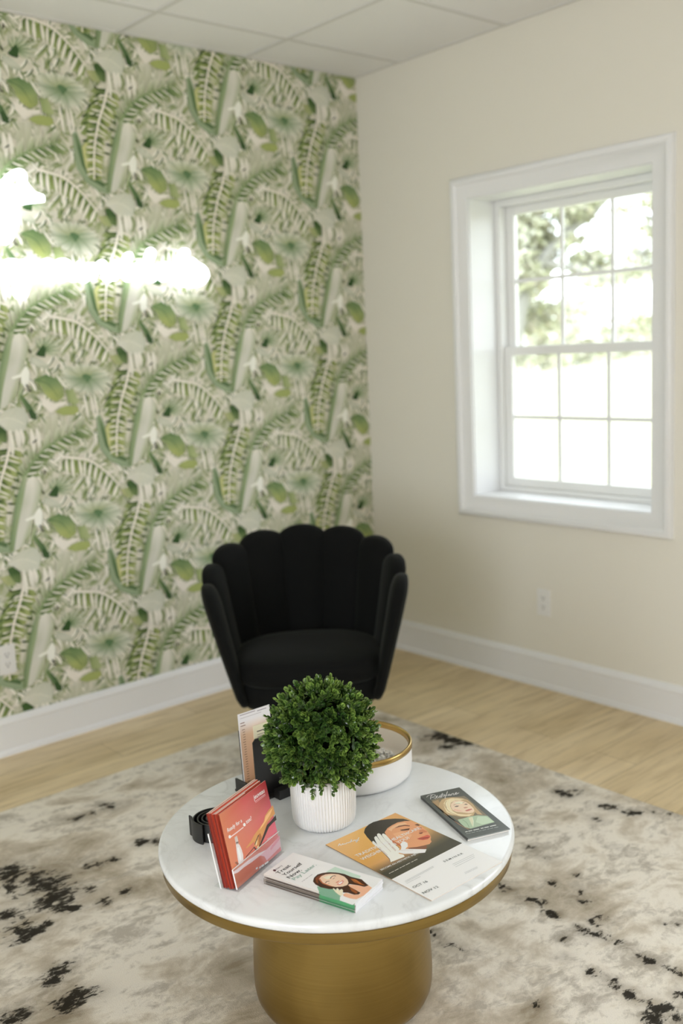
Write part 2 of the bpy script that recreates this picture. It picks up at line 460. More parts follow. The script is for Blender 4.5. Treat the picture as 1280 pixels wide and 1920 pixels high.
# artwork of the printed pieces, in metres on each sheet
ART_FLYER = [
  ('g',[[((0,0),(205,160,95)),((0.105,0),(210,165,95)),((0.21,0),(200,150,90))],[((0,-0.1141),(201,152,82)),((0.105,-0.1141),(201,152,82)),((0.21,-0.1037),(190,150,95))],[((0,-0.1369),(196,150,90)),((0.105,-0.1411),(200,150,100)),((0.21,-0.1286),(150,120,80))],[((0,-0.166),(100,85,62)),((0.105,-0.1701),(90,80,60)),((0.21,-0.1618),(85,78,60))],[((0,-0.1784),(58,56,44)),((0.105,-0.1826),(58,56,44)),((0.21,-0.1784),(58,56,44))],[((0,-0.2075),(58,56,44)),((0.105,-0.2075),(58,56,44)),((0.21,-0.2075),(58,56,44))]]),
  ('p',(42,38,33),[(0.0952,-0.019),(0.1105,-0.0061),(0.1275,0.0013),(0.1438,0.0029),(0.1617,-0.0021),(0.1765,-0.0105),(0.1896,-0.0207),(0.2021,-0.0355),(0.2064,-0.0537),(0.1957,-0.0459),(0.1802,-0.0383),(0.1602,-0.0395),(0.1429,-0.0439),(0.1286,-0.0512),(0.1183,-0.0672),(0.11,-0.0864),(0.1109,-0.095),(0.1022,-0.1247),(0.0495,-0.1592),(0.0474,-0.1534),(0.0533,-0.145),(0.0627,-0.1156),(0.0706,-0.0882),(0.0781,-0.0627),(0.0861,-0.0394)]),
  ('p',(206,146,106),[(0.1275,-0.0517),(0.1451,-0.0421),(0.1599,-0.0391),(0.1802,-0.0383),(0.1965,-0.0451),(0.2064,-0.0537),(0.2071,-0.0731),(0.2033,-0.0959),(0.1983,-0.1121),(0.1909,-0.1287),(0.1835,-0.1402),(0.1739,-0.1484),(0.1695,-0.1556),(0.1587,-0.1599),(0.146,-0.156),(0.1299,-0.1501),(0.1146,-0.1435),(0.1104,-0.133),(0.1069,-0.1142),(0.109,-0.0931),(0.117,-0.0714)]),
  ('p',(222,170,132),[(0.1419,-0.047),(0.1605,-0.0431),(0.1788,-0.0437),(0.1911,-0.0506),(0.19,-0.0595),(0.1668,-0.0522),(0.1514,-0.0527),(0.1416,-0.059)]),
  ('p',(216,160,120),[(0.1357,-0.0691),(0.1527,-0.0745),(0.1619,-0.0881),(0.1614,-0.1037),(0.146,-0.1117),(0.1331,-0.1023),(0.1297,-0.0869)]),
  ('p',(178,100,62),[(0.1234,-0.0588),(0.1179,-0.0723),(0.1139,-0.0919),(0.1132,-0.1115),(0.1141,-0.1293),(0.1132,-0.1375),(0.1078,-0.1319),(0.1069,-0.1142),(0.109,-0.0931),(0.1164,-0.0724)]),
  ('p',(120,74,52),[(0.1141,-0.1384),(0.1303,-0.1497),(0.1511,-0.1583),(0.1435,-0.1672),(0.135,-0.1705),(0.1167,-0.1487),(0.113,-0.1433)]),
  ('p',(190,120,85),[(0.1884,-0.0993),(0.196,-0.1031),(0.1962,-0.1164),(0.1919,-0.1184),(0.1855,-0.1134),(0.1785,-0.1159),(0.1756,-0.1113)]),
  ('p',(110,66,50),[(0.1552,-0.0534),(0.1707,-0.0521),(0.1834,-0.0585),(0.1888,-0.0692),(0.1864,-0.0717),(0.1797,-0.0622),(0.168,-0.0568)]),
  ('p',(95,58,45),[(0.1992,-0.0733),(0.2064,-0.0757),(0.2062,-0.0839),(0.2017,-0.0842),(0.1996,-0.0787)]),
  ('p',(70,42,36),[(0.1594,-0.0676),(0.1693,-0.0729),(0.1799,-0.0782),(0.173,-0.0825),(0.1645,-0.0778),(0.1589,-0.0728)]),
  ('p',(130,75,55),[(0.1961,-0.0917),(0.2007,-0.0948),(0.197,-0.0976),(0.1932,-0.0953)]),
  ('p',(120,66,50),[(0.1775,-0.1083),(0.1803,-0.1096),(0.1871,-0.1119),(0.1824,-0.115),(0.1767,-0.114)]),
  ('p',(192,88,70),[(0.1562,-0.1239),(0.1694,-0.1256),(0.1785,-0.1271),(0.1842,-0.1274),(0.1861,-0.1333),(0.1826,-0.1393),(0.177,-0.1366),(0.1699,-0.1333),(0.1621,-0.1291)]),
  ('p',(176,76,62),[(0.1558,-0.1242),(0.1639,-0.131),(0.1766,-0.137),(0.1803,-0.14),(0.1715,-0.142),(0.1611,-0.1375),(0.1572,-0.1303)]),
  ('p',(90,40,35),[(0.1562,-0.1239),(0.1685,-0.1302),(0.1826,-0.1393),(0.1762,-0.1374),(0.1669,-0.1318)]),
  ('p',(222,214,206),[(0.0738,-0.0708),(0.0797,-0.0629),(0.0838,-0.0624),(0.0782,-0.0808),(0.0893,-0.061),(0.0946,-0.053),(0.1009,-0.05),(0.1024,-0.0531),(0.0905,-0.0803),(0.1043,-0.0527),(0.1104,-0.0453),(0.1153,-0.0455),(0.1156,-0.0507),(0.1036,-0.0797),(0.1136,-0.0583),(0.1189,-0.0526),(0.1223,-0.0544),(0.1212,-0.063),(0.1119,-0.0883),(0.1054,-0.1064),(0.1025,-0.1188),(0.0993,-0.1277),(0.0831,-0.1426),(0.0867,-0.1536),(0.0831,-0.1609),(0.0671,-0.1591),(0.0459,-0.1568),(0.0543,-0.1453),(0.0659,-0.113)]),
  ('p',(232,226,220),[(0.1139,-0.1153),(0.1243,-0.1113),(0.1291,-0.1139),(0.1286,-0.1227),(0.1188,-0.1341),(0.1067,-0.1383),(0.1167,-0.1487),(0.1375,-0.1716),(0.1249,-0.1796),(0.1063,-0.1664),(0.0895,-0.1507),(0.086,-0.1396),(0.0882,-0.1329),(0.0987,-0.1332),(0.1072,-0.1259)]),
  ('p',(196,184,176),[(0.1035,-0.0875),(0.096,-0.1106),(0.0897,-0.1284),(0.0846,-0.1307),(0.0905,-0.1126),(0.0991,-0.0907)]),
  ('p',(196,184,176),[(0.0778,-0.0804),(0.0699,-0.108),(0.0628,-0.1305),(0.0585,-0.132),(0.0652,-0.1092)]),
  ('s',(185,172,164),0.0012,[(0.0926,-0.0761),(0.0842,-0.1023),(0.0769,-0.125)]),
  ('s',(185,172,164),0.0012,[(0.1051,-0.0774),(0.097,-0.1001),(0.0904,-0.1201)]),
  ('s',(185,172,164),0.001,[(0.0893,-0.1325),(0.1023,-0.1413),(0.1148,-0.1543)]),
  ('s',(150,70,40),0.0012,[(0.1079,-0.0982),(0.1032,-0.1181),(0.1006,-0.1245)]),
  ('t', (240, 238, 232), 'TRADITIONAL HEALTHCARE', (0.0121, -0.0903), (0.1965, -0.097), 1.0),
  ('t', (240, 238, 232), 'WEIGHING ON YOU?', (0.0104, -0.109), (0.1481, -0.1115), 1.0),
  ('t', (240, 238, 232), 'BECOME AN AESTHETIC INJECTOR', (0.0097, -0.1678), (0.1283, -0.1727), 1.0),
  ('s',(200,198,190),0.0016,[(0.0119,-0.1879),(0.0165,-0.1878)]),
  ('s',(200,198,190),0.0016,[(0.0178,-0.1878),(0.0257,-0.1878)]),
  ('s',(200,198,190),0.0016,[(0.0279,-0.1878),(0.0389,-0.1877)]),
  ('s',(200,198,190),0.0016,[(0.042,-0.1877),(0.0476,-0.1877)]),
  ('s',(200,198,190),0.0016,[(0.0492,-0.1877),(0.0579,-0.1876)]),
  ('s',(200,198,190),0.0016,[(0.0604,-0.1876),(0.0725,-0.1875)]),
  ('s',(200,198,190),0.0016,[(0.0759,-0.1875),(0.0824,-0.1875)]),
  ('s',(200,198,190),0.0016,[(0.0842,-0.1875),(0.094,-0.1874)]),
  ('s',(240,238,232),0.0016,[(0.0147,-0.0253),(0.0236,-0.019),(0.0208,-0.0254),(0.0226,-0.0273),(0.0284,-0.0239),(0.027,-0.0287),(0.0317,-0.0273),(0.0317,-0.0305),(0.0378,-0.0275),(0.0382,-0.031),(0.044,-0.0292),(0.0441,-0.0324),(0.0546,-0.0228),(0.0488,-0.031),(0.0517,-0.0324),(0.0569,-0.0299),(0.0565,-0.0342),(0.0609,-0.0325),(0.0569,-0.0393),(0.0525,-0.0411),(0.0639,-0.0339),(0.0724,-0.0284)]),
  ('s',(240,238,232),0.0011,[(0.0532,-0.0371),(0.0648,-0.0381)]),
  ('t', (95, 98, 98), 'S E M I N A R', (0.1242, -0.2371), (0.1776, -0.2411), 0.9),
  ('t', (80, 84, 84), 'OCT 16', (0.0073, -0.2643), (0.0448, -0.2671), 0.9),
  ('t', (80, 84, 84), 'NOV 12', (0.0061, -0.2929), (0.0454, -0.2965), 0.9),
  ('s',(165,168,168),0.001,[(0.0125,-0.233),(0.0959,-0.2314)]),
  ('s',(165,168,168),0.001,[(0.0109,-0.2366),(0.0943,-0.2347)]),
  ('s',(165,168,168),0.001,[(0.0101,-0.241),(0.0486,-0.2416)]),
  ('s',(165,168,168),0.001,[(0.129,-0.2548),(0.1913,-0.2574)]),
  ('s',(165,168,168),0.001,[(0.1272,-0.2599),(0.1872,-0.2627)]),
  ('s',(165,168,168),0.001,[(0.1255,-0.2666),(0.1824,-0.268)]),
  ('s',(165,168,168),0.001,[(0.1212,-0.2954),(0.1572,-0.2976)]),
  ('s',(165,168,168),0.001,[(0.1193,-0.2988),(0.1552,-0.3011)]),
]
ART_BOOKLET = [
  ('g',[[((0,0),(66,70,66)),((0.1038,0),(62,66,62))],[((0,-0.2368),(74,80,78)),((0.1038,-0.2368),(70,76,74))]]),
  ('p',(112,102,82),[(0.0117,-0.032),(0.032,-0.0308),(0.0918,-0.0474),(0.0931,-0.0656),(0.0892,-0.1955),(0.0555,-0.1974),(0.021,-0.1996)]),
  ('p',(150,125,92),[(0.0096,-0.0408),(0.0284,-0.038),(0.0179,-0.0718),(0.0075,-0.1092),(0.0127,-0.1484),(0.0174,-0.1908),(0.0148,-0.1763),(0.0099,-0.1334),(0.0106,-0.0777)]),
  ('p',(176,150,112),[(0.0136,-0.0696),(0.0241,-0.053),(0.0354,-0.0415),(0.0481,-0.0379),(0.0637,-0.0418),(0.08,-0.053),(0.0888,-0.0694),(0.0892,-0.0931),(0.0858,-0.1154),(0.0837,-0.1427),(0.083,-0.1516),(0.074,-0.1448),(0.0739,-0.1331),(0.0626,-0.146),(0.0513,-0.1472),(0.0345,-0.1389),(0.024,-0.1267),(0.0131,-0.119),(0.0113,-0.1017),(0.0138,-0.0841)]),
  ('p',(214,198,164),[(0.0289,-0.0628),(0.0431,-0.0478),(0.0576,-0.0452),(0.0722,-0.0511),(0.0834,-0.0632),(0.0741,-0.064),(0.0616,-0.0587),(0.0475,-0.0648),(0.0368,-0.0813),(0.0312,-0.1046),(0.0346,-0.1227),(0.0495,-0.1348),(0.0649,-0.1379),(0.0531,-0.144),(0.0363,-0.1356),(0.0235,-0.1195),(0.0164,-0.1043),(0.0218,-0.0833)]),
  ('p',(222,190,166),[(0.0448,-0.0708),(0.0586,-0.0601),(0.072,-0.0639),(0.08,-0.0778),(0.0818,-0.0967),(0.08,-0.1149),(0.0756,-0.1269),(0.0687,-0.1328),(0.0581,-0.1307),(0.0482,-0.1211),(0.0367,-0.1126),(0.0337,-0.0998),(0.0375,-0.084)]),
  ('p',(236,208,186),[(0.0544,-0.0683),(0.0678,-0.0677),(0.0751,-0.0787),(0.0669,-0.0819),(0.0555,-0.0786)]),
  ('p',(212,172,150),[(0.0395,-0.097),(0.0473,-0.1066),(0.0502,-0.1174),(0.0404,-0.1116),(0.0351,-0.1033)]),
  ('s',(150,122,86),0.0012,[(0.0298,-0.0632),(0.0243,-0.0846),(0.0232,-0.1077),(0.0311,-0.1293)]),
  ('s',(150,122,86),0.0012,[(0.0438,-0.0507),(0.0324,-0.0645),(0.026,-0.0855)]),
  ('s',(150,122,86),0.0012,[(0.0635,-0.0507),(0.0766,-0.0593),(0.0841,-0.0783),(0.083,-0.1045)]),
  ('s',(235,222,192),0.001,[(0.0436,-0.0555),(0.033,-0.0697),(0.0265,-0.0929),(0.028,-0.1148)]),
  ('s',(235,222,192),0.001,[(0.0528,-0.0503),(0.0402,-0.0684),(0.0337,-0.0893)]),
  ('s',(120,92,72),0.0012,[(0.0461,-0.0801),(0.0557,-0.0763),(0.0642,-0.0786)]),
  ('p',(100,84,72),[(0.045,-0.0863),(0.0521,-0.0851),(0.0569,-0.0885),(0.051,-0.0913),(0.0464,-0.0899)]),
  ('s',(120,92,72),0.0012,[(0.0706,-0.0789),(0.0787,-0.0761),(0.0818,-0.0826)]),
  ('p',(100,84,72),[(0.0697,-0.0872),(0.0759,-0.0854),(0.0784,-0.0906),(0.0734,-0.091)]),
  ('p',(180,130,108),[(0.0609,-0.1005),(0.0669,-0.1002),(0.0725,-0.104),(0.0658,-0.1064),(0.0616,-0.1061)]),
  ('p',(186,112,100),[(0.0569,-0.1161),(0.0676,-0.113),(0.0749,-0.1138),(0.0749,-0.1176),(0.0653,-0.1213),(0.0587,-0.1208)]),
  ('s',(120,66,60),0.0008,[(0.0569,-0.1161),(0.0656,-0.1167),(0.0749,-0.1176)]),
  ('p',(156,176,150),[(0.0212,-0.1482),(0.0335,-0.1489),(0.0513,-0.1472),(0.0714,-0.1495),(0.0901,-0.162),(0.0897,-0.1778),(0.0892,-0.1955),(0.0555,-0.1974),(0.0274,-0.1993),(0.0189,-0.188),(0.0185,-0.1693)]),
  ('p',(176,194,170),[(0.068,-0.1556),(0.0853,-0.1629),(0.0877,-0.1813),(0.0877,-0.1926),(0.0598,-0.1934),(0.052,-0.1771)]),
  ('p',(196,196,168),[(0.0467,-0.1518),(0.058,-0.1506),(0.0509,-0.1675),(0.0359,-0.1912),(0.0413,-0.1717)]),
  ('s',(112,140,108),0.0012,[(0.0312,-0.1532),(0.0319,-0.1715),(0.0265,-0.1932)]),
  ('s',(205,215,195),0.001,[(0.0551,-0.156),(0.0474,-0.1747),(0.0358,-0.1934)]),
  ('s',(170,130,100),0.0015,[(0.0116,-0.1524),(0.0148,-0.1763),(0.021,-0.1996)]),
  ('s',(238,240,236),0.0013,[(0.0091,-0.0142),(0.0176,-0.0075),(0.0242,-0.0067),(0.0316,-0.0095)]),
  ('s',(238,240,236),0.0013,[(0.0244,-0.0089),(0.0183,-0.0179),(0.0126,-0.0285)]),
  ('s',(238,240,236),0.0013,[(0.0236,-0.0105),(0.0308,-0.009),(0.0321,-0.0138),(0.0281,-0.0188),(0.0203,-0.0199),(0.0232,-0.0243),(0.0252,-0.0313)]),
  ('s',(238,240,236),0.0013,[(0.0268,-0.0262),(0.033,-0.0223),(0.0358,-0.0197),(0.0337,-0.0186),(0.0293,-0.0244),(0.0294,-0.0295),(0.0347,-0.0272)]),
  ('s',(238,240,236),0.0013,[(0.0347,-0.0272),(0.0411,-0.0214),(0.0398,-0.0257),(0.037,-0.0304),(0.0342,-0.0299)]),
  ('s',(238,240,236),0.0013,[(0.0526,-0.0109),(0.0455,-0.0215),(0.0403,-0.03),(0.0428,-0.0303)]),
  ('s',(238,240,236),0.0013,[(0.0423,-0.0189),(0.054,-0.0177)]),
  ('s',(238,240,236),0.0013,[(0.0489,-0.0212),(0.0458,-0.0278),(0.0492,-0.0264),(0.0542,-0.0209)]),
  ('s',(238,240,236),0.0013,[(0.0545,-0.021),(0.0498,-0.0313),(0.0448,-0.0402)]),
  ('s',(238,240,236),0.0013,[(0.0677,-0.0083),(0.0601,-0.0188),(0.0541,-0.0289),(0.0562,-0.029)]),
  ('s',(238,240,236),0.0013,[(0.0663,-0.024),(0.0633,-0.0234),(0.0588,-0.0283),(0.06,-0.0304),(0.0659,-0.0258),(0.063,-0.0314),(0.0655,-0.0307)]),
  ('s',(238,240,236),0.0013,[(0.0707,-0.0241),(0.0662,-0.032)]),
  ('s',(238,240,236),0.0013,[(0.069,-0.0274),(0.0744,-0.0239),(0.0749,-0.0263),(0.0716,-0.0327),(0.0742,-0.032)]),
  ('s',(238,240,236),0.0013,[(0.0757,-0.0307),(0.0814,-0.0275),(0.0842,-0.0238),(0.0817,-0.0236),(0.0777,-0.0287),(0.0781,-0.033),(0.0887,-0.0271)]),
  ('s',(205,208,204),0.003,[(0.0086,-0.2081),(0.0145,-0.2082)]),
  ('s',(205,208,204),0.003,[(0.0162,-0.2082),(0.026,-0.2084)]),
  ('s',(205,208,204),0.003,[(0.0288,-0.2085),(0.0427,-0.2088)]),
  ('s',(205,208,204),0.003,[(0.0466,-0.2088),(0.0536,-0.209)]),
  ('s',(205,208,204),0.003,[(0.0555,-0.209),(0.0665,-0.2092)]),
  ('s',(205,208,204),0.003,[(0.0696,-0.2093),(0.0846,-0.2096)]),
  ('s',(170,174,170),0.0014,[(0.0066,-0.2165),(0.0104,-0.2166)]),
  ('s',(170,174,170),0.0014,[(0.0114,-0.2167),(0.0177,-0.2169)]),
  ('s',(170,174,170),0.0014,[(0.0195,-0.217),(0.0284,-0.2173)]),
  ('s',(170,174,170),0.0014,[(0.0309,-0.2174),(0.0353,-0.2176)]),
  ('s',(170,174,170),0.0014,[(0.0366,-0.2176),(0.0436,-0.2179)]),
  ('s',(170,174,170),0.0014,[(0.0455,-0.2179),(0.0551,-0.2183)]),
  ('s',(170,174,170),0.0014,[(0.0578,-0.2184),(0.0629,-0.2186)]),
  ('s',(170,174,170),0.0014,[(0.0644,-0.2186),(0.0721,-0.2189)]),
  ('s',(170,174,170),0.0014,[(0.0742,-0.219),(0.0845,-0.2194)]),
]
ART_CARD = [
  ('p',(178,198,184),[(0.0121,-0.1241),(0.0399,-0.1134),(0.0712,-0.107),(0.0939,-0.1112),(0.0891,-0.1771),(0.0791,-0.1798),(0.0734,-0.1612)]),
  ('p',(120,160,136),[(0.0121,-0.1241),(0.0208,-0.1318),(0.0248,-0.1588),(0.0222,-0.1778),(-0.0083,-0.1922),(-0.0091,-0.1489),(0.0018,-0.135)]),
  ('p',(66,40,28),[(0.0251,-0.1048),(0.0383,-0.0982),(0.0518,-0.0974),(0.062,-0.1031),(0.0702,-0.1128),(0.077,-0.1285),(0.0794,-0.1446),(0.0769,-0.1601),(0.0778,-0.1732),(0.079,-0.1853),(0.0732,-0.1959),(0.0664,-0.2094),(0.058,-0.2055),(0.0571,-0.1928),(0.0542,-0.1812),(0.0517,-0.1735),(0.0437,-0.1807),(0.0399,-0.1953),(0.0359,-0.21),(0.029,-0.2108),(0.0236,-0.2035),(0.024,-0.1888),(0.0201,-0.1817),(0.0259,-0.1655),(0.0169,-0.1494),(0.0146,-0.1311),(0.0179,-0.1162)]),
  ('p',(150,86,42),[(0.0705,-0.1643),(0.0727,-0.174),(0.0668,-0.1901),(0.0631,-0.2035),(0.0612,-0.1938),(0.0624,-0.1782)]),
  ('p',(176,104,54),[(0.0714,-0.1699),(0.0724,-0.1767),(0.0657,-0.1938),(0.0635,-0.1898)]),
  ('p',(140,78,40),[(0.0432,-0.1798),(0.0402,-0.1903),(0.035,-0.2045),(0.0288,-0.205),(0.0323,-0.1918)]),
  ('p',(120,64,36),[(0.0381,-0.1019),(0.0478,-0.1028),(0.059,-0.1078),(0.0482,-0.1076),(0.0336,-0.1102),(0.0232,-0.12),(0.0255,-0.1121)]),
  ('p',(226,184,160),[(0.0372,-0.1102),(0.0497,-0.1078),(0.0595,-0.1112),(0.0675,-0.1198),(0.073,-0.1338),(0.0712,-0.1489),(0.0635,-0.1622),(0.0553,-0.1696),(0.0464,-0.172),(0.0376,-0.1675),(0.0293,-0.1558),(0.0285,-0.1415),(0.0295,-0.1257)]),
  ('p',(240,204,184),[(0.0469,-0.1136),(0.0587,-0.1182),(0.0635,-0.1276),(0.0534,-0.1294),(0.0444,-0.1255)]),
  ('p',(232,178,156),[(0.0589,-0.1433),(0.0606,-0.1547),(0.0534,-0.162),(0.0541,-0.1552)]),
  ('p',(176,104,66),[(0.0366,-0.1107),(0.0408,-0.1108),(0.0308,-0.1248),(0.0291,-0.141),(0.0286,-0.1538),(0.0259,-0.1432),(0.0272,-0.1263)]),
  ('p',(216,164,134),[(0.0481,-0.1719),(0.0535,-0.1816),(0.0569,-0.1941),(0.0573,-0.206),(0.0664,-0.2094),(0.0619,-0.2205),(0.0477,-0.2217),(0.0294,-0.2214),(0.0115,-0.2162),(0.0099,-0.1981),(0.0128,-0.1841),(0.0214,-0.1856),(0.023,-0.2039),(0.0292,-0.2119),(0.0361,-0.2103),(0.0399,-0.1953),(0.044,-0.1805)]),
  ('s',(70,44,34),0.0018,[(0.0506,-0.1293),(0.0569,-0.1275),(0.0633,-0.129),(0.064,-0.1335)]),
  ('s',(70,44,34),0.0018,[(0.032,-0.1301),(0.0379,-0.1294),(0.0419,-0.1333)]),
  ('s',(90,60,50),0.001,[(0.0516,-0.1344),(0.0576,-0.1353)]),
  ('s',(90,60,50),0.001,[(0.032,-0.1366),(0.0362,-0.1377)]),
  ('p',(196,128,106),[(0.0426,-0.1468),(0.0487,-0.1472),(0.0542,-0.1489),(0.0505,-0.1504),(0.0435,-0.1507)]),
  ('p',(200,110,100),[(0.0383,-0.1527),(0.0476,-0.1534),(0.0571,-0.154),(0.055,-0.1584),(0.0474,-0.161),(0.0392,-0.1591)]),
  ('p',(246,240,234),[(0.0408,-0.154),(0.0483,-0.1544),(0.0544,-0.1558),(0.0513,-0.1584),(0.0423,-0.1582)]),
  ('p',(238,206,182),[(0.0217,-0.1548),(0.024,-0.1557),(0.0186,-0.165),(0.026,-0.161),(0.0285,-0.1623),(0.0203,-0.1712),(0.0256,-0.1697),(0.0291,-0.1712),(0.0259,-0.1765),(0.0173,-0.1806),(0.0133,-0.185),(0.0066,-0.1846),(0.0088,-0.177),(0.0137,-0.1664)]),
  ('p',(226,224,220),[(0.004,-0.1839),(0.0093,-0.184),(0.0091,-0.189),(0.0103,-0.2026),(0.0106,-0.2168),(0.0186,-0.2212),(0.031,-0.2227),(0.044,-0.2228),(0.0612,-0.2209),(0.0762,-0.2207),(0.0835,-0.2241),(-0.0088,-0.2211),(-0.0073,-0.191)]),
  ('p',(214,160,130),[(0.0148,-0.1839),(0.0108,-0.1975),(0.0105,-0.2144),(0.0087,-0.2037),(0.0091,-0.189)]),
  ('p',(70,40,50),[(0.0203,-0.0077),(0.0238,-0.0072),(0.0253,-0.0098),(0.024,-0.0135),(0.0199,-0.0155),(0.0176,-0.013)]),
  ('t', (110, 100, 105), 'cherry', (0.0253, -0.0133), (0.0452, -0.0145), 1.0),
  ('t', (48, 46, 50), 'Treat', (0.0138, -0.0282), (0.0527, -0.03), 0.8),
  ('t', (48, 46, 50), 'Yourself', (0.0138, -0.0432), (0.0714, -0.0463), 0.8),
  ('t', (48, 46, 50), 'Now.', (0.0108, -0.0578), (0.0496, -0.0605), 0.8),
  ('t', (140, 165, 155), 'Pay Later.', (0.0107, -0.0708), (0.0815, -0.0749), 0.8),
  ('s',(130,130,130),0.001,[(0.0131,-0.0865),(0.0165,-0.0867)]),
  ('s',(130,130,130),0.001,[(0.0175,-0.0868),(0.0231,-0.0871)]),
  ('s',(130,130,130),0.001,[(0.0247,-0.0871),(0.0327,-0.0876)]),
  ('s',(130,130,130),0.001,[(0.0349,-0.0877),(0.0389,-0.0879)]),
  ('s',(130,130,130),0.001,[(0.0401,-0.0879),(0.0464,-0.0883)]),
]
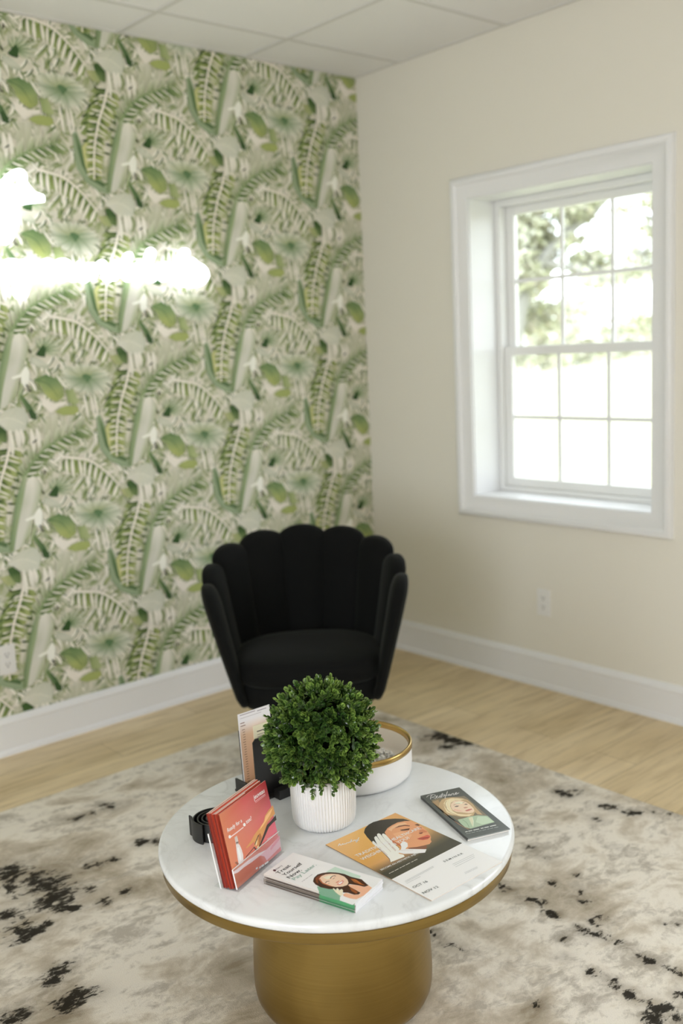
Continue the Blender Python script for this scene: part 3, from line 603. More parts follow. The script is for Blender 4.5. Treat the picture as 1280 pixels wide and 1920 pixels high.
ART_PINK = [
  ('g',[[((0,0),(196,98,60)),((0.0867,0),(196,96,72)),((0.1735,0),(205,110,120))],[((0,0.047),(200,118,80)),((0.0867,0.047),(200,108,90)),((0.1735,0.047),(205,105,125))],[((0,0.0941),(200,122,86)),((0.0867,0.0941),(196,112,100)),((0.1735,0.0941),(190,80,95))],[((0,0.1333),(196,116,84)),((0.0867,0.1333),(190,92,88)),((0.1735,0.1333),(160,50,58))],[((0,0.1568),(192,118,84)),((0.0867,0.1568),(182,72,70)),((0.1735,0.1568),(158,42,50))]]),
  ('p',(226,205,208),[(0.0009,0.0359),(0.0269,0.0345),(0.0574,0.0339),(0.0942,0.0306),(0.1323,0.0235),(0.1176,0.024),(0.098,0.0242),(0.0664,0.025),(0.0393,0.0275),(0.0179,0.0274),(0.0014,0.0311)]),  # pale band: white brushstroke with the acrylic lip's glare painted in
  ('p',(218,170,182),[(0.098,0.0242),(0.1247,0.0252),(0.1772,0.0295),(0.1744,0.0082),(0.1297,0.0053),(0.1161,0.0045),(0.111,0.0161)]),
  ('p',(214,140,158),[(0.1364,0.0215),(0.1788,0.0316),(0.1775,0.0237),(0.1376,0.0163)]),
  ('p',(200,142,84),[(0.1797,0.0989),(0.1802,0.0921),(0.1802,0.079),(0.1631,0.0772),(0.1464,0.0735),(0.1369,0.0667),(0.1255,0.059),(0.1121,0.0505),(0.1001,0.0387),(0.0946,0.0377),(0.0912,0.0406),(0.0953,0.0474),(0.0995,0.0545),(0.0933,0.052),(0.0876,0.0474),(0.085,0.0504),(0.0904,0.0588),(0.0832,0.0585),(0.0607,0.0574),(0.0591,0.0595),(0.0811,0.065),(0.0929,0.0704),(0.1055,0.0737),(0.1196,0.0764),(0.1345,0.0807),(0.1452,0.0907),(0.1625,0.0961)]),
  ('p',(226,176,120),[(0.146,0.0885),(0.1662,0.0926),(0.1767,0.0936),(0.1629,0.0847),(0.1435,0.0785),(0.1285,0.0742),(0.1143,0.0715),(0.123,0.0767),(0.1379,0.081)]),
  ('p',(162,100,60),[(0.1084,0.065),(0.1151,0.0656),(0.1174,0.0553),(0.1069,0.0456),(0.1005,0.0395),(0.102,0.0479)]),
  ('p',(236,204,160),[(0.0917,0.0527),(0.0975,0.0591),(0.1002,0.0561),(0.0966,0.0504),(0.0915,0.0474)]),
  ('p',(236,204,160),[(0.0941,0.0443),(0.1003,0.0454),(0.1005,0.0413),(0.0942,0.0384)]),
  ('p',(44,38,36),[(0.1815,0.0756),(0.1807,0.0655),(0.1648,0.0652),(0.1488,0.0631),(0.1358,0.056),(0.121,0.0482),(0.1068,0.0416),(0.1011,0.041),(0.1115,0.0489),(0.1248,0.0574),(0.1363,0.0651),(0.1434,0.0702),(0.1608,0.0717)]),
  ('s',(60,44,40),0.0018,[(0.0512,0.0431),(0.0685,0.0456),(0.0849,0.0487)]),
  ('s',(60,44,40),0.003,[(0.0849,0.0487),(0.089,0.0413),(0.0927,0.0386)]),
  ('s',(60,44,40),0.0025,[(0.0887,0.0523),(0.1038,0.0617),(0.1086,0.064)]),
  ('p',(214,206,206),[(0.0294,0.0803),(0.0361,0.0789),(0.0408,0.0753),(0.0442,0.0626),(0.0448,0.0516),(0.0422,0.0422),(0.038,0.038),(0.0286,0.039),(0.0244,0.042),(0.0248,0.0506),(0.0265,0.0639)]),
  ('p',(190,180,176),[(0.0304,0.0949),(0.0389,0.095),(0.0397,0.0879),(0.0387,0.0777),(0.0298,0.0797)]),
  ('p',(120,100,92),[(0.0312,0.0847),(0.0394,0.0826),(0.0394,0.0795),(0.0315,0.081)]),
  ('p',(236,230,230),[(0.0311,0.0724),(0.0363,0.0717),(0.0382,0.0583),(0.0355,0.0454),(0.0303,0.0462),(0.0299,0.0588)]),
  ('p',(140,84,60),[(0.0134,0.05),(0.0206,0.0491),(0.0244,0.042),(0.0248,0.0386),(0.0189,0.042)]),
  ('t', (240, 232, 232), 'jeuveau', (0.1201, 0.1363), (0.1618, 0.1355), 1.0),
  ('s',(225,190,195),0.001,[(0.1211,0.1316),(0.1621,0.1313)]),
  ('s',(215,170,175),0.0008,[(0.1222,0.1288),(0.1627,0.1287)]),
  ('t', (240, 232, 232), 'Ready for a', (0.0138, 0.1133), (0.0656, 0.1124), 1.0),
  ('t', (240, 232, 232), 'tox?', (0.0774, 0.1024), (0.098, 0.1026), 1.0),
  ('s',(225,200,200),0.0022,[(0.0203,0.1013),(0.0383,0.101),(0.0658,0.1008)]),
  ('p',(250,250,250),[(0.0206,0.1012),(0.0188,0.0995),(0.016,0.0995),(0.0134,0.1012),(0.0123,0.1037),(0.0132,0.1059),(0.0157,0.1068),(0.0186,0.1059),(0.0205,0.1037)]),
  ('p',(250,250,250),[(0.0745,0.1023),(0.0727,0.1006),(0.0697,0.1006),(0.067,0.1023),(0.0659,0.1049),(0.0668,0.1071),(0.0694,0.108),(0.0724,0.1071),(0.0744,0.1048)]),
  ('s',(240,232,232),0.0035,[(0.0742,0.0067),(0.0809,0.0061)]),
  ('s',(240,232,232),0.0036,[(0.0856,0.0033),(0.0915,0.0027)]),
  ('s',(240,232,232),0.0036,[(0.0931,0.0026),(0.1031,0.0016)]),
  ('s',(240,232,232),0.0036,[(0.1059,0.0014),(0.12,0.0001)]),
  ('s',(226,190,196),0.0016,[(0.1323,0.0436),(0.1355,0.0433)]),
  ('s',(226,190,196),0.0016,[(0.1363,0.0433),(0.1416,0.0428)]),
  ('s',(226,190,196),0.0016,[(0.143,0.0426),(0.1504,0.042)]),
  ('s',(226,190,196),0.0016,[(0.1525,0.0418),(0.1562,0.0415)]),
  ('s',(226,190,196),0.0016,[(0.1572,0.0414),(0.1631,0.0408)]),
]
NEON = [
  [(-1.954,1.829),(-1.902,1.858),(-1.876,1.83),(-1.899,1.792),(-1.947,1.801),(-1.895,1.83),(-1.835,1.84),(-1.793,1.856),(-1.754,1.842),(-1.779,1.799),(-1.819,1.802),(-1.795,1.841),(-1.732,1.858)],
  [(-1.71,1.862),(-1.745,1.765),(-1.765,1.734),(-1.787,1.755),(-1.759,1.788),(-1.694,1.819),(-1.669,1.853),(-1.643,1.859),(-1.633,1.834),(-1.649,1.801),(-1.675,1.796),(-1.68,1.827),(-1.652,1.855)],
  [(-1.633,1.828),(-1.6,1.86),(-1.566,1.853),(-1.583,1.809),(-1.614,1.801),(-1.61,1.84),(-1.57,1.857),(-1.565,1.81),(-1.539,1.806),(-1.517,1.854),(-1.526,1.81),(-1.499,1.802),(-1.472,1.855)],
  [(-1.472,1.859),(-1.472,1.807),(-1.44,1.852),(-1.417,1.856),(-1.417,1.807),(-1.394,1.808),(-1.371,1.857),(-1.353,1.849),(-1.375,1.808),(-1.397,1.824)],
  [(-1.346,1.812),(-1.308,1.875),(-1.297,1.892),(-1.316,1.883),(-1.331,1.825),(-1.314,1.805),(-1.283,1.83),(-1.256,1.86),(-1.237,1.852),(-1.26,1.809),(-1.284,1.817)],
  [(-1.239,1.826),(-1.199,1.899),(-1.208,1.911),(-1.226,1.873),(-1.236,1.814),(-1.202,1.806),(-1.168,1.849),(-1.143,1.858),(-1.129,1.837),(-1.152,1.806),(-1.176,1.819)],
  [(-1.121,1.815),(-1.066,1.863),(-1.031,1.912),(-1.057,1.907),(-1.077,1.855),(-1.081,1.799),(-1.036,1.786),(-0.977,1.791),(-0.943,1.822),(-0.962,1.852),(-1.004,1.86),(-1.053,1.834),(-1.066,1.799)],
  [(-1.879,1.989),(-1.83,2.084),(-1.773,2.153),(-1.728,2.177),(-1.719,2.151),(-1.762,2.088),(-1.81,2.011),(-1.843,1.953),(-1.806,1.932),(-1.773,1.975),(-1.755,2.032),(-1.772,2.065),(-1.722,2.079),(-1.646,2.092)],
  [(-1.046,1.855),(-1.007,1.878),(-0.979,1.839),(-1.013,1.812),(-1.048,1.825)],
  [(-1.405,1.832),(-1.369,1.849),(-1.335,1.829),(-1.291,1.846),(-1.249,1.83),(-1.203,1.848),(-1.165,1.828)],
  [(-1.729,2.173),(-1.712,2.137),(-1.686,2.104),(-1.65,2.091)],
  [(-1.853,2.053),(-1.791,2.075),(-1.74,2.097),(-1.766,2.122),(-1.808,2.104)],
  [(-1.853,1.934),(-1.813,1.943),(-1.78,1.986),(-1.764,2.024),(-1.795,2.038),(-1.832,2.021)],
]


# ------------------------------------------------------------------ the room
XL, YB, H = -6.4, -7.3, 2.746
WY0, WY1, WZ0, WZ1 = -1.588, -0.675, 0.803, 2.112       # window opening
V2 = (-4.85, -3.05)                                      # assumed second opening, out of view nearer the viewer
def struct(o): o['kind'] = 'structure'; return o
fl = struct(box('floor', XL - 0.2, 0.25, YB - 0.2, 0.2, -0.12, 0.0, M_floor))
fl['label'] = 'pale oak plank floor'
ce = struct(box('ceiling', XL - 0.2, 0.25, YB - 0.2, 0.2, H, H + 0.1, M_tile))
GX = [-0.646 - 0.6096 * k for k in range(10)]; GY = [-0.302 - 0.6096 * k for k in range(12)]
bm = bmesh.new()
for x in GX: add_box(bm, x - 0.012, x + 0.012, YB, 0, H - 0.004, H + 0.01)
for y in GY: add_box(bm, XL, 0, y - 0.012, y + 0.012, H - 0.0037, H + 0.01)
add_box(bm, XL, 0, -0.02, 0, H - 0.003, H + 0.01); add_box(bm, -0.02, 0, YB, -0.02, H - 0.003, H + 0.01)
struct(from_bm('trim_1', bm, M_grid, smooth=False))

bm = bmesh.new()
ys = [YB - 0.2, V2[0], V2[1], WY0, WY1, 0.2]
add_box(bm, 0, 0.25, ys[0], ys[1], 0, H); add_box(bm, 0, 0.25, ys[2], ys[3], 0, H); add_box(bm, 0, 0.25, ys[4], ys[5], 0, H)
for (a, c2, z0, z1) in ((ys[1], ys[2], 0.80, 2.11), (ys[3], ys[4], WZ0, WZ1)):
    add_box(bm, 0, 0.25, a, c2, 0, z0); add_box(bm, 0, 0.25, a, c2, z1, H)
struct(from_bm('wall_right', bm, M_wall, smooth=False))
wl = struct(box('wall_left', XL - 0.2, 0.0, 0.004, 0.2, 0, H, M_wall))
struct(box('wall_back', XL - 0.2, 0.25, YB - 0.2, YB, 0, H, M_wall))
SY0, SY1, SZ0, SZ1 = -5.5, -2.9, 0.25, 2.45
bm = bmesh.new()
add_box(bm, XL - 0.2, XL, YB, SY0, 0, H); add_box(bm, XL - 0.2, XL, SY1, 0.0, 0, H)
add_box(bm, XL - 0.2, XL, SY0, SY1, 0, SZ0); add_box(bm, XL - 0.2, XL, SY0, SY1, SZ1, H)
struct(from_bm('wall_front', bm, M_wall, smooth=False))
w3 = empty('added_fill_window', (XL, (SY0 + SY1) / 2, SZ0), kind='structure')  # unseen window added to house the left fill lamp
bm = bmesh.new(); yc = (SY1 - SY0) / 2
for (a, c2, z0, z1) in ((-yc, -yc + .06, 0, 2.2), (yc - .06, yc, 0, 2.2), (-.03, .03, .06, 2.14), (-yc + .06, yc - .06, 0, .06), (-yc + .06, yc - .06, 2.14, 2.2)):
    add_box(bm, -0.14, -0.08, a, c2, z0, z1)
from_bm('window_frame', bm, M_vinyl, w3, smooth=False)

# baseboards: flat board, rounded cap, shoe moulding
def profile_run(bm, prof, p0, p1, nrm):
    p0, p1, nrm = Vector(p0), Vector(p1), Vector(nrm)
    A = [bm.verts.new(p0 + nrm * d + Vector((0, 0, z))) for d, z in prof]
    B = [bm.verts.new(p1 + nrm * d + Vector((0, 0, z))) for d, z in prof]
    for i in range(len(prof) - 1): bm.faces.new((A[i], A[i + 1], B[i + 1], B[i]))
    bm.faces.new(A); bm.faces.new(B[::-1])
BB = [(0, 0), (0.026, 0), (0.026, 0.008), (0.023, 0.017), (0.016, 0.022), (0.015, 0.118), (0.0175, 0.122), (0.0175, 0.128), (0.013, 0.139), (0.006, 0.148), (0, 0.149)]
bm = bmesh.new(); profile_run(bm, BB, (XL, 0.0, 0), (0, 0.0, 0), (0, -1, 0)); struct(from_bm('baseboard_left', bm, M_trim, angle=30))
bm = bmesh.new(); profile_run(bm, BB, (0, -0.026, 0), (0, YB, 0), (-1, 0, 0)); struct(from_bm('baseboard_right', bm, M_trim, angle=30))

# ---- wallpaper: half-drop repeat of painted palm and banana leaves
def motif_point(X, Y):
    return (5.576e-4 * (X - 560) - 4.28e-5 * (Y - 370), -1.63e-5 * (X - 560) - 4.858e-4 * (Y - 370))
CREAM = (208, 202, 191)
rnd = random.Random(11)
def motif():
    E = []      # list of (depth, kind, args) in motif metres
    q = motif_point
    def leaf(a, b_, w, c0, c1, c2=None, bend=0.0): E.append(('leaf', q(*a), q(*b_), w * 5.3e-4, c0, c1, c2, bend * 5.3e-4))
    def poly(c, *p): E.append(('poly', c, [q(*i) for i in p]))
    def grid(rows): E.append(('grid', [[(q(*p), c) for p, c in r] for r in rows]))
    def stroke(c, w, *p, w2=None): E.append(('stroke', c, w * 5.3e-4, [q(*i) for i in p], None if w2 is None else w2 * 5.3e-4))
    SG = [(176, 178, 154), (186, 188, 170), (164, 170, 140), (192, 190, 176), (170, 172, 146)]
    for _ in range(170):                                   # faint washed blades behind everything
        x, y = rnd.uniform(60, 1080), rnd.uniform(-180, 930); a = rnd.uniform(-0.9, 0.9) + (PI if rnd.random() < .3 else 0); l = rnd.uniform(90, 210)
        leaf((x, y), (x + l * math.sin(a), y + l * math.cos(a)), rnd.uniform(20, 46), rnd.choice(SG), rnd.choice(SG), None, rnd.uniform(-14, 14))
    DG = [(96, 116, 78), (108, 126, 84), (84, 106, 70), (118, 132, 88), (74, 94, 62)]
    MG = [(132, 146, 104), (146, 156, 116), (118, 134, 92), (156, 162, 126), (140, 150, 106), (164, 168, 136)]
    for _ in range(190):
        x, y = rnd.uniform(60, 1080), rnd.uniform(-180, 930); a = rnd.uniform(-1.1, 1.1) + (PI if rnd.random() < .25 else 0); l = rnd.uniform(80, 170)
        c = rnd.choice(MG); leaf((x, y), (x + l * math.sin(a), y + l * math.cos(a)), rnd.uniform(22, 40), c, rnd.choice([(178, 180, 156), (160, 166, 132), (190, 190, 172)]), tuple(v - 18 for v in c), rnd.uniform(-16, 16))
    for _ in range(95):                                    # cream blades, each with a dark sliver beside it
        x, y = rnd.uniform(60, 1080), rnd.uniform(-180, 930); a = rnd.uniform(-1.0, 1.0); l = rnd.uniform(80, 150); bd = rnd.uniform(-12, 12)
        leaf((x + 9, y), (x + 9 + l * math.sin(a), y + l * math.cos(a)), rnd.uniform(20, 30), rnd.choice(DG), rnd.choice(MG), None, bd)
        leaf((x, y), (x + l * math.sin(a), y + l * math.cos(a)), rnd.uniform(16, 30), (214, 209, 200), (206, 202, 190), (196, 193, 180), bd)
    for x0, x1, y0, y1 in ((735, 800, 350, 560), (800, 850, 340, 540), (862, 905, 360, 520), (925, 960, 360, 500), (985, 1020, 380, 470)):
        grid([[((x0, y0), (188, 188, 170)), ((x1, y0), (176, 178, 154))], [((x0 + 10, y1), (164, 168, 140)), ((x1 + 8, y1), (172, 174, 150))]])
    for k in range(70):                                    # spiky dark-edged blades crowding the gaps
        x, y = rnd.uniform(60, 1080), rnd.uniform(-180, 930); a = rnd.uniform(-1.4, 1.4); l = rnd.uniform(50, 120)
        leaf((x, y), (x + l * math.sin(a), y + l * math.cos(a)), rnd.uniform(12, 24), rnd.choice([(112, 128, 84), (128, 140, 94), (92, 112, 74), (140, 150, 104)]), rnd.choice([(176, 178, 150), (150, 158, 118)]), None, rnd.uniform(-10, 10))
    def frond(sp, nl, side, l0, l1, ang, w, cols, tipc, droop=0.0):
        P = catmull([Vector((x, y, 0)) for x, y in sp], 8); n = len(P)
        for i in range(nl):
            f = (i + 0.5) / nl; k = min(n - 2, int(f * (n - 1))); p = P[k]; t = (P[k + 1] - P[k]).normalized()
            a = ang + rnd.uniform(-.1, .1)
            d = t * math.cos(a) + Vector((-t.y, t.x, 0)) * (side * math.sin(a)) + Vector((0, droop, 0))
            l = (l0 + (l1 - l0) * f) * rnd.uniform(.88, 1.1)
            e = p + d.normalized() * l
            c = rnd.choice(cols)
            leaf(p.to_2d(), e.to_2d(), w * rnd.uniform(.85, 1.15), c, tipc, tuple(max(0, v - 26) for v in c), rnd.uniform(-6, 6))
    # fan palm with pale radiating fingers
    for k in range(30):
        a = 2 * PI * k / 30 + rnd.uniform(-.06, .06)
        l = 215 * (0.86 + 0.16 * math.sin(a * 2 + 1)) * rnd.uniform(.88, 1.05)
        up_ = math.sin(a) < -0.35
        c0 = (112, 132, 98) if not up_ else (140, 150, 112)
        leaf((150 + 12 * math.cos(a), 640 + 12 * math.sin(a)), (150 + l * math.cos(a), 645 + l * math.sin(a) * (.8 if up_ else .92)), 40, c0, (200, 200, 188) if k % 3 else (178, 184, 164), (134, 148, 116))
    poly((96, 122, 92), (118, 628), (140, 612), (168, 618), (196, 640), (180, 660), (160, 690), (148, 660))
    for x in (150, 200, 228): leaf((x - 18, 770), (x + 22, 985), 26, (214, 208, 198), (206, 200, 188), (186, 184, 168))
    for x in (60, 100, 178, 216): stroke((104, 116, 78), 7, (x, 545), (x + 14, 515), (x + 30, 530))
    # small dark fan, pale fingers to the right
    for a, l in ((-1.15, 150), (-.85, 170), (-.5, 190), (-.2, 190), (.1, 170), (.4, 130), (-1.6, 120), (-2.0, 110)):
        leaf((815, 945), (815 + l * math.cos(a), 945 + l * math.sin(a)), 30, (92, 116, 76), (190, 192, 172), (150, 160, 124))
    poly((66, 92, 60), (772, 978), (800, 940), (826, 900), (850, 930), (842, 998), (800, 992))
    grid([[((735, 990), (168, 176, 164)), ((800, 1010), (174, 181, 172))], [((745, 1050), (176, 182, 172)), ((862, 1052), (178, 184, 174))], [((790, 1078), (164, 170, 150)), ((868, 1092), (160, 168, 146))]])
    # round leaf and its olive neighbour
    grid([[((672, 58), (112, 134, 92)), ((762, 22), (98, 124, 84)), ((850, 62), (116, 136, 96))],
          [((722, 110), (140, 152, 104)), ((790, 104), (122, 140, 96)), ((890, 122), (134, 148, 104))],
          [((752, 170), (154, 162, 106)), ((812, 172), (150, 158, 100)), ((896, 190), (134, 146, 98))],
          [((785, 212), (156, 162, 106)), ((832, 236), (150, 158, 98)), ((880, 218), (140, 150, 100))]])
    stroke((96, 120, 82), 8, (690, 62), (780, 100), (850, 200), w2=3); stroke((96, 120, 82), 5, (900, 130), (940, 200), (930, 280))
    poly((150, 159, 100), (826, 318), (860, 290), (915, 272), (1000, 285), (1006, 325), (960, 350), (880, 346))
    grid([[((905, 150), (128, 142, 96)), ((965, 140), (150, 160, 118))], [((925, 250), (140, 152, 104)), ((1010, 260), (160, 168, 124))]])
    # leaf in dark profile below the fan fingers
    leaf((565, 165), (692, 362), 44, (104, 126, 86), (72, 98, 64), (128, 144, 104))
    poly((70, 94, 60), (630, 300), (655, 288), (692, 332), (690, 370), (650, 364))
    poly((205, 198, 188), (720, 195), (760, 215), (820, 250), (905, 236), (912, 256), (850, 280), (800, 330), (730, 260))
    # hanging arch frond with cream spine
    SP = [(-110, 160), (-20, 175), (80, 200), (170, 262), (255, 345), (335, 440)]
    frond(SP, 10, 1, 140, 120, 1.15, 84, [(124, 140, 88), (136, 150, 96), (104, 124, 80)], (150, 160, 112), .45)
    frond(SP, 14, -1, 58, 66, 1.0, 22, [(196, 190, 176), (206, 200, 188), (150, 158, 118)], (210, 204, 194))
    frond(SP, 10, 1, 165, 135, 1.2, 26, [(210, 205, 195), (204, 199, 187)], (212, 206, 197), .5)
    stroke((206, 198, 186), 22, *SP, w2=12)
    # feather palm climbing to the right
    ST = [(590, 850), (625, 760), (700, 650), (800, 570), (905, 515), (1050, 450)]
    frond(ST, 17, 1, 125, 135, .75, 34, [(88, 112, 74), (104, 126, 84), (120, 138, 94)], (140, 152, 110), .1)
    frond(ST, 15, -1, 135, 125, .8, 40, [(150, 160, 126), (166, 172, 142), (136, 148, 112)], (190, 190, 170))
    frond(ST, 11, 1, 90, 110, .95, 12, [(206, 202, 190), (212, 207, 198)], (206, 202, 190), .1)
    stroke((130, 146, 108), 26, *ST, w2=7)
    # upright frond, cream spine, dark outline on the left
    poly((138, 152, 124), (232, 960), (262, 948), (290, 1020), (312, 1120), (330, 1210), (370, 1290), (470, 1322), (520, 1400), (440, 1390), (330, 1330), (262, 1230), (236, 1090))
    grid([[((246, 975), (104, 126, 92)), ((262, 968), (122, 140, 104))], [((268, 1080), (88, 112, 78)), ((296, 1060), (108, 128, 92))], [((300, 1200), (84, 108, 74)), ((330, 1180), (104, 124, 86))], [((360, 1300), (82, 106, 72)), ((384, 1278), (100, 120, 82))], [((470, 1352), (86, 108, 76)), ((474, 1318), (104, 124, 86))]])
    poly((176, 177, 118), (300, 1060), (330, 1010), (380, 1060), (440, 1130), (450, 1240), (440, 1296), (384, 1302), (345, 1262), (322, 1190))
    SU = [(500, 560), (470, 700), (432, 830), (404, 980), (392, 1120), (392, 1295)]
    for p0, p1, w_ in (((455, 730), (320, 800), 66), ((430, 800), (285, 890), 70), ((410, 900), (290, 960), 60), ((470, 660), (350, 700), 54), ((480, 720), (590, 700), 50), ((450, 790), (575, 780), 54)):
        leaf(p0, p1, w_, rnd.choice([(98, 118, 68), (112, 130, 76), (86, 106, 62)]), (140, 152, 98), (76, 98, 58))
    frond(SU, 14, 1, 130, 56, 1.0, 56, [(112, 130, 78), (128, 144, 86), (84, 106, 66), (140, 152, 96)], (150, 158, 108))
    frond(SU, 14, -1, 128, 74, 1.15, 60, [(116, 134, 78), (132, 148, 88), (92, 114, 70), (142, 154, 96)], (154, 160, 110))
    frond(SU, 15, 1, 100, 60, 1.25, 15, [(206, 200, 184), (212, 206, 192)], (204, 198, 182))
    frond(SU, 15, -1, 110, 70, 1.3, 15, [(206, 200, 184), (212, 206, 192)], (204, 198, 182))
    frond(SU, 7, 1, 80, 46, 1.05, 9, [(62, 78, 48), (74, 90, 56)], (100, 112, 74)); frond(SU, 6, -1, 86, 50, 1.1, 9, [(62, 78, 48), (74, 90, 56)], (100, 112, 74))
    stroke((210, 200, 188), 20, *SU, w2=12)
    for x, y, a, l in ((300, 880, 1.9, 60), (330, 940, 1.8, 60), (300, 830, 2.2, 70), (500, 880, 1.2, 70), (520, 950, 1.3, 60), (480, 1010, 1.4, 60), (470, 1080, 1.4, 50), (300, 1010, 1.7, 60), (520, 820, 1.0, 60), (545, 770, .9, 60), (380, 720, 2.4, 80), (400, 660, 2.3, 70), (340, 760, 2.5, 80), (365, 820, 2.2, 70)):
        leaf((x, y), (x + l * math.sin(a), y + l * math.cos(a)), 17, (66, 84, 52), (104, 118, 76))
    # banana leaf: green midrib strip and pale blade
    grid([[((590, 812), (140, 154, 118)), ((622, 800), (160, 168, 138))], [((545, 950), (116, 136, 100)), ((600, 960), (148, 160, 126))],
          [((520, 1100), (122, 140, 104)), ((572, 1100), (150, 161, 128))], [((494, 1260), (114, 132, 96)), ((540, 1260), (142, 155, 122))], [((486, 1385), (112, 130, 94)), ((524, 1390), (138, 150, 116))]])
    grid([[((615, 850), (196, 196, 186)), ((655, 812), (200, 199, 190)), ((690, 826), (186, 187, 170))],
          [((602, 920), (184, 188, 176)), ((665, 920), (192, 193, 182)), ((722, 900), (166, 174, 146))],
          [((585, 1020), (172, 178, 166)), ((650, 1030), (184, 188, 176)), ((708, 1010), (160, 168, 138))],
          [((560, 1140), (180, 184, 172)), ((620, 1140), (186, 189, 178)), ((668, 1120), (170, 176, 150))],
          [((540, 1250), (184, 187, 176)), ((590, 1250), (184, 187, 174)), ((632, 1240), (160, 168, 136))],
          [((520, 1385), (182, 186, 174)), ((560, 1372), (178, 183, 168)), ((596, 1340), (150, 160, 124))]])
    leaf((640, 1330), (700, 1120), 26, (146, 158, 120), (170, 176, 146)); leaf((610, 1350), (650, 1180), 24, (150, 160, 124), (176, 180, 152))
    poly((218, 210, 200), (664, 1125), (690, 1075), (712, 1066), (728, 1110), (724, 1190), (700, 1236), (672, 1196), (668, 1150), (610, 1165), (600, 1150))
    # umbrella leaf with drips
    grid([[((380, 380), (186, 188, 178)), ((420, 330), (180, 184, 174)), ((470, 286), (176, 182, 172))],
          [((430, 395), (188, 190, 180)), ((500, 360), (182, 187, 178)), ((545, 262), (174, 181, 170))],
          [((470, 440), (180, 186, 176)), ((560, 400), (178, 186, 180)), ((600, 278), (172, 180, 172))],
          [((540, 466), (176, 183, 176)), ((610, 450), (176, 184, 178)), ((634, 350), (170, 178, 170))]])
    stroke((196, 198, 190), 5, (400, 372), (500, 350), (600, 400)); stroke((168, 177, 166), 4, (500, 350), (560, 280))
    grid([[((388, 412), (72, 98, 58)), ((420, 396), (80, 104, 64))], [((398, 450), (78, 102, 62)), ((478, 448), (70, 94, 58))], [((420, 520), (118, 134, 88)), ((478, 540), (104, 122, 80))]])
    grid([[((330, 468), (172, 172, 126)), ((400, 458), (140, 150, 104))], [((380, 540), (156, 160, 116)), ((450, 550), (146, 154, 112))]])
    for x, l in ((500, 210), (545, 150), (575, 120), (650, 190), (690, 160)): leaf((x, 440), (x + 22, 440 + l), 42, (212, 206, 197), (196, 194, 180), (204, 199, 188))
    for x, y, a in ((392, 570, .5), (700, 1205, .4), (625, 128, .6), (748, 770, -.4), (660, 555, 2.0), (725, 930, .1)):     # small black accents
        leaf((x, y), (x + 46 * math.sin(a + .3), y + 46 * math.cos(a + .3)), 13, (56, 60, 46), (90, 98, 70))
    ds = lambda c: [v * 0.86 + 0.14 * (0.3 * c[0] + 0.6 * c[1] + 0.1 * c[2]) for v in c]
    def pale(c):                                           # light inks are a neutral warm grey, not mint
        m = sum(c) / 3.0; f = min(1.0, max(0.0, (m - 150) / 30.0)) * 0.6
        return tuple(v * (1 - f) + (m + d) * f for v, d in zip(c, (6, 2, -9)))
    k = lambda c: tuple(max(20, min(226, 164 + (v - 164) * 1.22 - (5 if i == 2 and c[2] > c[0] - 8 else 0))) for i, v in enumerate(ds(pale(c))))
    out = []
    for e in E:                                            # a little more ink contrast overall
        if e[0] == 'leaf': out.append(('leaf', e[1], e[2], e[3], k(e[4]), k(e[5]), k(e[6]) if e[6] else None, e[7]))
        elif e[0] == 'grid': out.append(('grid', [[(p, k(c)) for p, c in r] for r in e[1]]))
        else: out.append((e[0], k(e[1])) + tuple(e[2:]))
    return out
MOTIF = motif()
wp = Sheet((0, 0.0036, 0), (1, 0, 0), (0, 0, 1), (0, -1, 0), gain=1.30, dz=5e-6)
wp.flat([(-3.2, 0.0), (0, 0.0), (0, H), (-3.2, H)], (198, 194, 178))
cells = []
for i in range(-4, 4):
    for k in range(-5, 6):
        x = -1.270 + 0.533 * i; z = 1.549 - 0.270 * i + 0.5415 * k
        if x < -3.0 or x > 0.55 or z < -0.65 or z > H + 0.75: continue
        cells.append((x, z))
for e in MOTIF:
    wp.z += wp.dz
    for dx, dz_ in cells:
        sh = lambda p: (p[0] + dx, p[1] + dz_)
        zz = wp.z
        if e[0] == 'leaf': wp.leaf(sh(e[1]), sh(e[2]), e[3], e[4], e[5], e[6], e[7], lift=False)
        elif e[0] == 'poly': wp.z -= wp.dz; wp.poly(e[1], [sh(p) for p in e[2]])
        elif e[0] == 'grid': wp.z -= wp.dz; wp.grid([[(sh(p), c) for p, c in r] for r in e[1]])
        elif e[0] == 'stroke': wp.z -= wp.dz; wp.stroke(e[1], e[2], [sh(p) for p in e[3]], e[4])
        wp.z = zz
wpo = wp.build('wallpaper', M_wallprint, wl, clip=[((0, 0, 0.02), (0, 0, -1)), ((0, 0, H), (0, 0, 1)), ((-0.0005, 0, 0), (1, 0, 0)), ((-3.2, 0, 0), (-1, 0, 0))])

# ---- window in the right wall
def rect_sweep(bm, prof, y0, y1, z0, z1, sgn=-1):
    """mitred picture-frame casing round an opening; prof = (outward offset, projection into the room)"""
    corners = [(y0, z0, -1, -1), (y1, z0, 1, -1), (y1, z1, 1, 1), (y0, z1, -1, 1)]
    R = [[bm.verts.new((sgn * d, y + sy * o, z + sz * o)) for o, d in prof] for y, z, sy, sz in corners]
    for i in range(4):
        a, b_ = R[i], R[(i + 1) % 4]
        for k in range(len(prof) - 1): bm.faces.new((a[k], a[k + 1], b_[k + 1], b_[k]))
CASE = [(-0.008, -0.002), (-0.008, 0.010), (-0.003, 0.013), (0.045, 0.015), (0.050, 0.020), (0.056, 0.026), (0.066, 0.028), (0.074, 0.026), (0.080, 0.019), (0.082, 0.0)]
win = empty('window_1', (0, (WY0 + WY1) / 2, WZ0), kind='structure')
win['label'] = 'white double hung window with grilles in the cream wall'
wloc = Matrix.Translation((0, -(WY0 + WY1) / 2, -WZ0))
